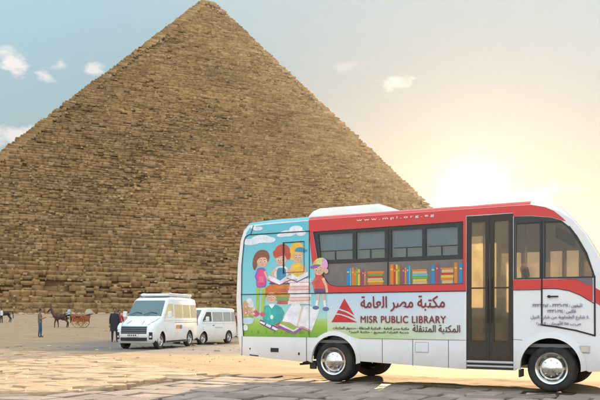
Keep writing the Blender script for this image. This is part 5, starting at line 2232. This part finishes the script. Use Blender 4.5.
def person(loc, heading, label, H=1.72, shirt=None, trousers=None, hair=None, pose='stand', robe=None, robe_len=.12, cap=None, sleeves=True, group=None):
    """heading: radians, the person looks along +x of its own frame"""
    root = empty('person', loc, heading, label, 'person', group)
    k = H / 1.72
    sit = pose == 'sit'
    hip = .93 if not sit else .93
    J = {}
    J['pelvis'] = (0, 0, .95)
    J['waist'] = (.0, 0, 1.10)
    J['chest'] = (.01, 0, 1.30)
    J['neck0'] = (.0, 0, 1.43)
    J['neck'] = (.012, 0, 1.50)
    for s, nm in ((1, 'l'), (-1, 'r')):
        J['sh' + nm] = (-.005, s * .165, 1.405)
        J['hip' + nm] = (0, s * .095, .90)
        if pose == 'hold':
            J['el' + nm] = (.04, s * .235, 1.13)
            J['wr' + nm] = (.25, s * .10, 1.20)
        elif pose == 'sit':
            J['el' + nm] = (.10, s * .24, 1.17)
            J['wr' + nm] = (.33, s * .13, 1.13)
        elif pose == 'walk':
            J['el' + nm] = (-.03 + s * .06, s * .225, 1.14)
            J['wr' + nm] = (.05 + s * .14, s * .23, .90)
        else:
            J['el' + nm] = (-.02, s * .225, 1.13)
            J['wr' + nm] = (.03, s * .235, .88)
        if pose == 'sit':
            J['kn' + nm] = (.42, s * .12, .86)
            J['an' + nm] = (.50, s * .12, .46)
            J['to' + nm] = (.66, s * .13, .41)
        elif pose == 'walk':
            J['kn' + nm] = (.10 + s * .12, s * .10, .50)
            J['an' + nm] = (.0 + s * .24, s * .10, .09)
            J['to' + nm] = (.15 + s * .24, s * .11, .04)
        else:
            J['kn' + nm] = (.02 + s * .03, s * .105, .50)
            J['an' + nm] = (-.02 + s * .05, s * .11, .09)
            J['to' + nm] = (.13 + s * .05, s * .13, .04)
    rad = {'pelvis': (.135, .115), 'waist': (.13, .105), 'chest': (.16, .115), 'neck0': (.085, .075), 'neck': (.058, .058)}
    for nm in 'lr':
        rad.update({'sh' + nm: .068, 'el' + nm: .047, 'wr' + nm: .034, 'hip' + nm: .095, 'kn' + nm: .064, 'an' + nm: .045, 'to' + nm: .038})
    names = list(J)
    ix = {n: i for i, n in enumerate(names)}
    E = [('pelvis', 'waist'), ('waist', 'chest'), ('chest', 'neck0'), ('neck0', 'neck')]
    for nm in 'lr':
        E += [('neck0', 'sh' + nm), ('sh' + nm, 'el' + nm), ('el' + nm, 'wr' + nm), ('pelvis', 'hip' + nm), ('hip' + nm, 'kn' + nm), ('kn' + nm, 'an' + nm), ('an' + nm, 'to' + nm)]
    V, F = skin_mesh([tuple(c * k for c in J[n]) for n in names], [(ix[a], ix[b]) for a, b in E], [tuple(q * k for q in rad[n]) if isinstance(rad[n], tuple) else rad[n] * k for n in names])
    shirt_m, trou_m = shirt or SKIN_T, trousers or SKIN_T
    shoe = mat('shoe_dark', (.03, .025, .022), .6)
    ms = [SKIN_T, shirt_m, trou_m, shoe]

    def zone(c):
        x, y, z = c[0] / k, c[1] / k, c[2] / k
        arm = abs(y) > .17 and z > .80 and not (sit and z < 1.0)
        if z > 1.47:
            return 0
        if sit:
            if x > .46 and z < .50:
                return 3
            if z < 1.0 and not (x > .2 and z > 1.02):
                return 2
        else:
            if z < .085:
                return 3
            if z < .97 and not (abs(y) > .185):
                return 2
        wr = Vector(J['wrl']), Vector(J['wrr'])
        q = Vector((x, y, z))
        lim = .07 if sleeves else .26
        if min((q - w_).length for w_ in wr) < lim:
            return 0
        return 1
    mb = MB()
    mi = []
    for f in F:
        c = [sum(V[i][a] for i in f) / len(f) for a in range(3)]
        mi.append(zone(c))
    mb.v, mb.f, mb.m = V, F, mi
    # head with nose, ears, brow and chin
    hc = Vector((.03, 0, 1.62)) * k
    hr = Vector((.095, .076, .118)) * k
    o = len(mb.v)
    n, kk = 16, 12
    vs, fs = [], []
    for i in range(kk + 1):
        a = math.pi * i / kk
        for j in range(n):
            t = 2 * math.pi * j / n
            x, y, z = math.sin(a) * math.cos(t), math.sin(a) * math.sin(t), math.cos(a)
            if z < 0:
                y *= 1 + .28 * z
                x = x * (1 + .10 * z) if x > 0 else x * (1 + .45 * z)
            if abs(y) < .22 and x > .5 and -.35 < z < .12:
                x += .20 * (1 - abs(z + .22) / .35)
            vs.append(hc + Vector((x * hr.x, y * hr.y, z * hr.z)))
    for i in range(kk):
        for j in range(n):
            fs.append((i * n + j, i * n + (j + 1) % n, (i + 1) * n + (j + 1) % n, (i + 1) * n + j))
    mb.add(vs, fs, 0)
    mb.tube([hc + Vector((-.03, 0, -.16)) * k, hc + Vector((-.02, 0, -.04)) * k], [.055 * k, .05 * k], 10, 0)
    for s in (-1, 1):
        ellipsoid(mb, hc + Vector((-.01, s * .078, -.005)) * k, (.018 * k, .010 * k, .03 * k), 0, 8, 6)
        hand(mb, Vector(J['wrl' if s > 0 else 'wrr']) * k, (Vector(J['wrl' if s > 0 else 'wrr']) - Vector(J['ell' if s > 0 else 'elr'])), 0, s)
    mb.build('body', ms, root, smooth=True)
    fb = MB()
    for s in (-1, 1):
        ellipsoid(fb, hc + Vector((.088, s * .030, .012)) * k, (.010 * k, .015 * k, .009 * k), 0, 8, 6)
    fb.tube([hc + Vector((.092, -.024, -.062)) * k, hc + Vector((.098, 0, -.064)) * k, hc + Vector((.092, .024, -.062)) * k], .006 * k, 6, 0)
    fb.build('face_features', mat('face_dark', (.06, .03, .025), .5), root)
    hb = MB()
    ellipsoid(hb, hc + Vector((-.016, 0, .034)) * k, (.099 * k, .087 * k, .104 * k), 0, 14, 9)
    hb.build('hair', hair or mat('hair_black', (.012, .010, .009), .7), root, smooth=True)
    if cap:
        cb = MB()
        ellipsoid(cb, hc + Vector((-.008, 0, .062)) * k, (.108 * k, .092 * k, .072 * k), 0, 14, 8)
        cb.rbox(tuple(hc + Vector((.05, -.06, .055)) * k), tuple(hc + Vector((.18, .06, .068)) * k), .005)
        cb.build('cap', cap, root, smooth=40)
    if robe:
        rb = MB()
        prof = [(.115, 1.455), (.165, 1.40), (.19, 1.28), (.185, 1.05), (.20, .86), (.215, .72 if robe_len > .3 else .45), (.225 if robe_len > .3 else .255, robe_len)]
        n = 20
        vs, fs = [], []
        for i, (r, z) in enumerate(prof):
            for j in range(n):
                t = 2 * math.pi * j / n
                w_ = 1 + .06 * math.sin(5 * t) * (1.3 - z)
                vs.append(((r * .72 * math.cos(t) * w_) * k, (r * 1.05 * math.sin(t) * w_) * k, z * k))
        for i in range(len(prof) - 1):
            for j in range(n):
                fs.append((i * n + j, i * n + (j + 1) % n, (i + 1) * n + (j + 1) % n, (i + 1) * n + j))
        rb.add(vs, fs)
        rb.build('robe', robe, root, smooth=True)
    if shirt and pose != 'sit' and not robe:
        # hem of the shirt hangs loose over the trousers
        hm = MB()
        n = 18
        vs, fs = [], []
        for i, (r, z) in enumerate(((.150, 1.12), (.158, 1.0), (.165, .90))):
            for j in range(n):
                t = 2 * math.pi * j / n
                vs.append((r * .80 * math.cos(t) * k, r * 1.04 * math.sin(t) * k, z * k))
        for i in range(2):
            for j in range(n):
                fs.append((i * n + j, i * n + (j + 1) % n, (i + 1) * n + (j + 1) % n, (i + 1) * n + j))
        hm.add(vs, fs)
        hm.build('shirt_hem', shirt, root, smooth=True)
    return root


def gpt(u, Y):
    x = at_px(u, Y)
    return (x, Y, float(land(x, Y)))


jeans = mat('denim', (.05, .085, .15), .85, var=.2, vscale=20)
olive = mat('olive_cloth', (.12, .135, .105), .85)
navy = mat('dark_coat', (.016, .018, .026), .8)
charcoal = mat('charcoal_cloth', (.022, .022, .026), .85)
redcl = mat('red_cloth', (.42, .03, .035), .8)
paleb = mat('pale_blue_cloth', (.42, .60, .70), .8)
whitec = mat('white_cloth', (.72, .75, .78), .8)

person(gpt(40, 46), R(10), 'standing man in a grey-green shirt and blue jeans near the horse', 1.74, olive, jeans, pose='hold', sleeves=False)
person(gpt(114.6, 39), R(-70), 'person in a long dark coat and dark trousers left of the front van', 1.78, navy, charcoal, pose='stand', robe=navy, robe_len=.56)
person(gpt(119.4, 40.0), R(-60), 'person in a red top half hidden behind the dark coated person', 1.66, redcl, charcoal, pose='stand')
person(gpt(234.2, 47), R(-40), 'person in dark red clothes behind the rear end of the bus', 1.66, mat('wine_cloth', (.16, .025, .025), .8), charcoal, pose='stand')


def horse(loc, heading, label, coat, mane, H=1.0, walk=0.0):
    """H scales a horse of 1.5 m at the withers; it looks along +x"""
    root = empty('horse', loc, heading, label, 'horse', 'horses in front of the pyramid')
    k = H
    J = [(-.72, 0, 1.22), (-.45, 0, 1.18), (-.05, 0, 1.12), (.38, 0, 1.16), (.62, 0, 1.22),                  # 0 croup, 1 loin, 2 belly, 3 girth, 4 chest
         (.80, 0, 1.45), (.98, 0, 1.72), (1.08, 0, 1.90),                                               # 5-7 neck to poll
         (1.20, 0, 1.84), (1.38, 0, 1.66), (1.50, 0, 1.54)]                                              # 8-10 head
    Rr = [(.25, .27), (.26, .29), (.27, .30), (.25, .31), (.20, .27), (.135, .20), (.10, .155), (.085, .11), (.088, .115), (.066, .085), (.055, .062)]
    E = [(0, 1), (1, 2), (2, 3), (3, 4), (4, 5), (5, 6), (6, 7), (7, 8), (8, 9), (9, 10)]
    for s in (1, -1):
        w_ = walk * s
        i = len(J)                                                    # front leg: elbow, knee (bends back), fetlock, hoof
        J += [(.46, s * .15, .88), (.48 + w_ * .20, s * .15, .50), (.46 + w_ * .22, s * .15, .16), (.50 + w_ * .24, s * .15, .04)]
        Rr += [.11, .062, .046, .058]
        E += [(3, i), (i, i + 1), (i + 1, i + 2), (i + 2, i + 3)]
        i = len(J)                                                    # hind leg: stifle forward, hock back, fetlock, hoof
        J += [(-.50 - w_ * .05, s * .16, .86), (-.78 - w_ * .20, s * .15, .54), (-.72 - w_ * .26, s * .15, .17), (-.67 - w_ * .26, s * .15, .04)]
        Rr += [.15, .068, .050, .060]
        E += [(0, i), (i, i + 1), (i + 1, i + 2), (i + 2, i + 3)]
    V, F = skin_mesh([tuple(c * k for c in p) for p in J], E, [(r[0] * k, r[1] * k) if isinstance(r, tuple) else r * k for r in Rr], 2)
    mb = MB()
    mb.v, mb.f = V, F
    hoof = mat('hoof', (.03, .026, .022), .6)
    mb.m = [1 if sum(V[i][2] for i in f) / len(f) < .07 * k else 0 for f in F]
    for s in (1, -1):
        mb.tube([Vector((1.06, s * .05, 1.94)) * k, Vector((1.07, s * .062, 2.03)) * k, Vector((1.085, s * .055, 2.09)) * k], [.036 * k, .030 * k, .004], 6, 0)
    mb.build('body', [coat, hoof], root, smooth=True)
    mn = MB()
    pts = [(1.12, 2.02), (1.02, 2.02), (.88, 1.83), (.70, 1.58), (.55, 1.40)]
    for s in (1, -1):
        for i in range(len(pts) - 1):
            (x0, z0), (x1, z1) = pts[i], pts[i + 1]
            mn.add([Vector((x0, 0, z0 + .02)) * k, Vector((x1, 0, z1 + .02)) * k, Vector((x1 - .02, s * .09, z1 - .20)) * k, Vector((x0 - .02, s * .09, z0 - .16)) * k], [(0, 1, 2, 3)])
    mn.build('mane', mane, root)
    tl = MB()
    tl.tube([Vector(p) * k for p in ((-.90, 0, 1.33), (-1.04, 0, 1.22), (-1.10, 0, .95), (-1.09, 0, .65), (-1.05, 0, .45))], [.045 * k, .06 * k, .075 * k, .06 * k, .015 * k], 8)
    tl.build('tail', mane, root, smooth=True)
    ey = MB()
    for s in (1, -1):
        ellipsoid(ey, Vector((1.21, s * .080, 1.865)) * k, (.022 * k, .012 * k, .018 * k), 0, 8, 6)
        ellipsoid(ey, Vector((1.53, s * .030, 1.53)) * k, (.014 * k, .008 * k, .014 * k), 0, 8, 6)
    ey.build('eye', black, root)
    return root


bay = mat('bay_coat', (.065, .022, .012), .55, var=.2, vscale=4)
blackh = mat('black_coat', (.014, .012, .012), .55)
mane_b = mat('mane_black', (.012, .01, .01), .8)

HY_ = 75.0
hx = at_px(60.8, HY_)
hh = float(land(hx, HY_))
hroot = horse((hx, HY_, hh), R(180 - 8), 'dark bay horse harnessed to the orange carriage', bay, mane_b, .98, .55)
# harness worn by the horse
mb = MB()
for x, r in ((.42, .33), (-.10, .335)):
    ring = [Vector((x, r * .92 * math.cos(t), 1.16 + r * 1.06 * math.sin(t))) for t in [2 * math.pi * i / 20 for i in range(21)]]
    mb.tube(ring, .025, 6)
mb.tube([(.72, .24, 1.15), (.84, 0, 1.12), (.72, -.24, 1.15)], .03, 6)
for s in (-1, 1):
    mb.tube([(.72, s * .24, 1.15), (.1, s * .34, 1.10), (-.5, s * .33, 1.05), (-1.0, s * .36, 1.0)], .022, 6)
mb.build('harness', mat('harness_leather', (.10, .03, .02), .6), hroot)

paint_o = mat('carriage_orange', (.36, .075, .018), .42, var=.15, vscale=5, coat=.3)
gold = mat('carriage_gold', (.36, .18, .045), .45)
leather = mat('seat_leather', (.13, .035, .02), .55)


def carriage(loc, heading):
    root = empty('carriage', loc, heading, 'orange two-wheeled horse carriage with a folded cream hood and spoked wheels', 'carriage')
    # tub
    mb = MB()
    prof = [(.62, .78), (.55, .62), (-.45, .60), (-.72, .80), (-.86, 1.22), (-.66, 1.26), (-.46, 1.05), (.25, 1.02), (.45, 1.12), (.70, 1.30), (.80, 1.28)]
    n = len(prof)
    for y in (-.56, .56):
        mb.v += [(x, y * (1.0 if z < .9 else 1.1), z) for x, z in prof]
    tri = tessellate_polygon([[Vector((p[0], p[1], 0)) for p in prof]])
    mb.f += [tuple(t) for t in tri] + [tuple(a + n for a in t) for t in tri] + [(i, (i + 1) % n, n + (i + 1) % n, n + i) for i in range(n)]
    mb.m = [0] * len(mb.f)
    mb.build('tub', paint_o, root)
    mb = MB()
    mb.rbox((-.55, -.52, 1.06), (.05, .52, 1.20), .05)
    mb.rbox((-.82, -.56, 1.16), (-.60, .56, 1.62), .06)
    mb.build('seat', leather, root)
    mb = MB()
    mb.rbox((.10, -.45, 1.06), (.45, .45, 1.20), .04)
    mb.build('driver_seat', leather, root)
    mb = MB()                                                           # hood folded back into a fan
    for k in range(5):
        a = R(118 + k * 11)
        pts = [Vector((-.62, s, 1.28)) + Vector((math.cos(a) * f, 0, math.sin(a) * f)) for s, f in ((-.58, 0), (-.58, .42), (-.46, .55), (0, .60), (.46, .55), (.58, .42), (.58, 0))]
        mb.tube(pts, [.05, .07, .08, .085, .08, .07, .05], 8)
    mb.build('hood', mat('hood_cream', (.42, .36, .27), .8, var=.15, vscale=6), root, smooth=True)
    for s in (-1, 1):
        w_ = bpy.data.objects.new('wheel', None)
        COL.objects.link(w_)
        w_.parent = root
        w_.location = (-.05, s * .76, .62)
        m = MB()
        m.lathe_y([(.57, -.03), (.62, -.034), (.62, .034), (.57, .03), (.57, -.03)], n=36)
        m.build('wheel_rim', gold, w_, smooth=40)
        m = MB()
        for k in range(12):
            t = 2 * math.pi * k / 12
            m.tube([(.07 * math.cos(t), 0, .07 * math.sin(t)), (.58 * math.cos(t), 0, .58 * math.sin(t))], [.024, .018], 6)
        m.build('spokes', gold, w_)
        m = MB()
        m.lathe_y([(0, -.10), (.05, -.10), (.09, -.05), (.09, .05), (.05, .10), (0, .10)], n=16)
        m.build('hub', paint_o, w_, smooth=40)
        m = MB()
        m.tube([(-.62, s * .60, .66), (-.62, s * .80, .9), (-.32, s * .84, 1.27), (-.05, s * .84, 1.33), (.30, s * .84, 1.27), (.55, s * .82, 1.0)], [.05, .06, .06, .06, .06, .04], 6)
        m.build('mudguard', paint_o, root, smooth=True)
        m = MB()
        m.tube([(-.1, s * .46, .58), (.6, s * .46, .72), (1.5, s * .42, 1.0), (3.0, s * .38, 1.08)], .032, 8)
        m.build('shaft', gold, root)
        m = MB()
        m.rbox((.55, s * .56 - .06, .36), (.78, s * .56 + .06, .40), .01)
        m.tube([(.55, s * .5, .62), (.66, s * .56, .38)], .02, 6)
        m.build('step', gold, root)
        m = MB()
        m.tube([(.72, s * .6, 1.25), (.74, s * .66, 1.5)], .015, 6)
        m.rbox((.68, s * .66 - .05, 1.42), (.80, s * .66 + .05, 1.62), .02)
        m.build('carriage_lamp', gold, root)
    m = MB()
    m.tube([(-.05, -.80, .62), (-.05, .80, .62)], .035, 8)
    m.build('axle', gold, root)
    m = MB()
    m.rbox((.74, -.52, .80), (.80, .52, 1.36), .02)
    m.build('dashboard', leather, root)
    return root


cx_ = at_px(79.6, HY_)
carriage((cx_, HY_ + .25, float(land(cx_, HY_))), R(180 - 6))
dx_ = at_px(69.5, HY_)
person((dx_, HY_ - .1, float(land(dx_, HY_)) + .33), R(180), 'carriage driver in a pale blue shirt and dark trousers sitting behind the horse', 1.76, paleb, charcoal, pose='sit', sleeves=True)

# horse and handler at the left edge
h2x = at_px(4.0, 95)
horse((h2x, 95, float(land(h2x, 95))), R(180 + 14), 'black horse at the left edge cut off by the picture', blackh, mane_b, 1.02, .4)
p2x = at_px(1.6, 93)
person((p2x, 93, float(land(p2x, 93))), R(170), 'person in a white shirt and dark cap standing beside the black horse', 1.78, whitec, charcoal, pose='stand', cap=mat('cap_blue', (.03, .05, .10), .8))


# ------------------------------------------------------------------ a thin rail fence in front of the monument
def fence():
    Y = 82.0
    a, b = at_px(14, Y), at_px(250, Y)
    root = empty('fence', (a, Y, float(land(a, Y))), 0, 'low thin fence of pale metal posts and rails below the pyramid', 'fence')
    pm = mat('fence_metal', (.46, .42, .36), .6, dirt=.3)
    n = 12
    tops = []
    for i in range(n):
        x = (b - a) * i / (n - 1)
        z = float(land(a + x, Y)) - root.location.z
        mb = MB()
        mb.tube([(x, 0, z - .3), (x, 0, z + 1.25)], .045, 8)
        ellipsoid(mb, (x, 0, z + 1.27), (.06, .06, .06), 0, 8, 6)
        mb.build('post', pm, root)
        tops.append((x, z))
    for h in (.45, 1.12):
        mb = MB()
        mb.tube([(x, 0, z + h) for x, z in tops], .016, 6)
        mb.build('rail', pm, root)


fence()


# ------------------------------------------------------------------ dusty air
def make_haze():
    mb = MB()
    mb.box((-1300, -1300, -2), (1300, 1300, 146))
    m = bpy.data.materials.new('haze_air')
    m.use_nodes = True
    nt = m.node_tree
    nt.nodes.clear()
    out = nt.nodes.new('ShaderNodeOutputMaterial')
    v = nt.nodes.new('ShaderNodeVolumePrincipled')
    v.inputs['Color'].default_value = (.93, .90, .86, 1)
    v.inputs['Density'].default_value = .000065
    v.inputs['Anisotropy'].default_value = .70
    nt.links.new(v.outputs[0], out.inputs['Volume'])
    o = mb.build('haze', m)
    o['kind'] = 'stuff'


make_haze()
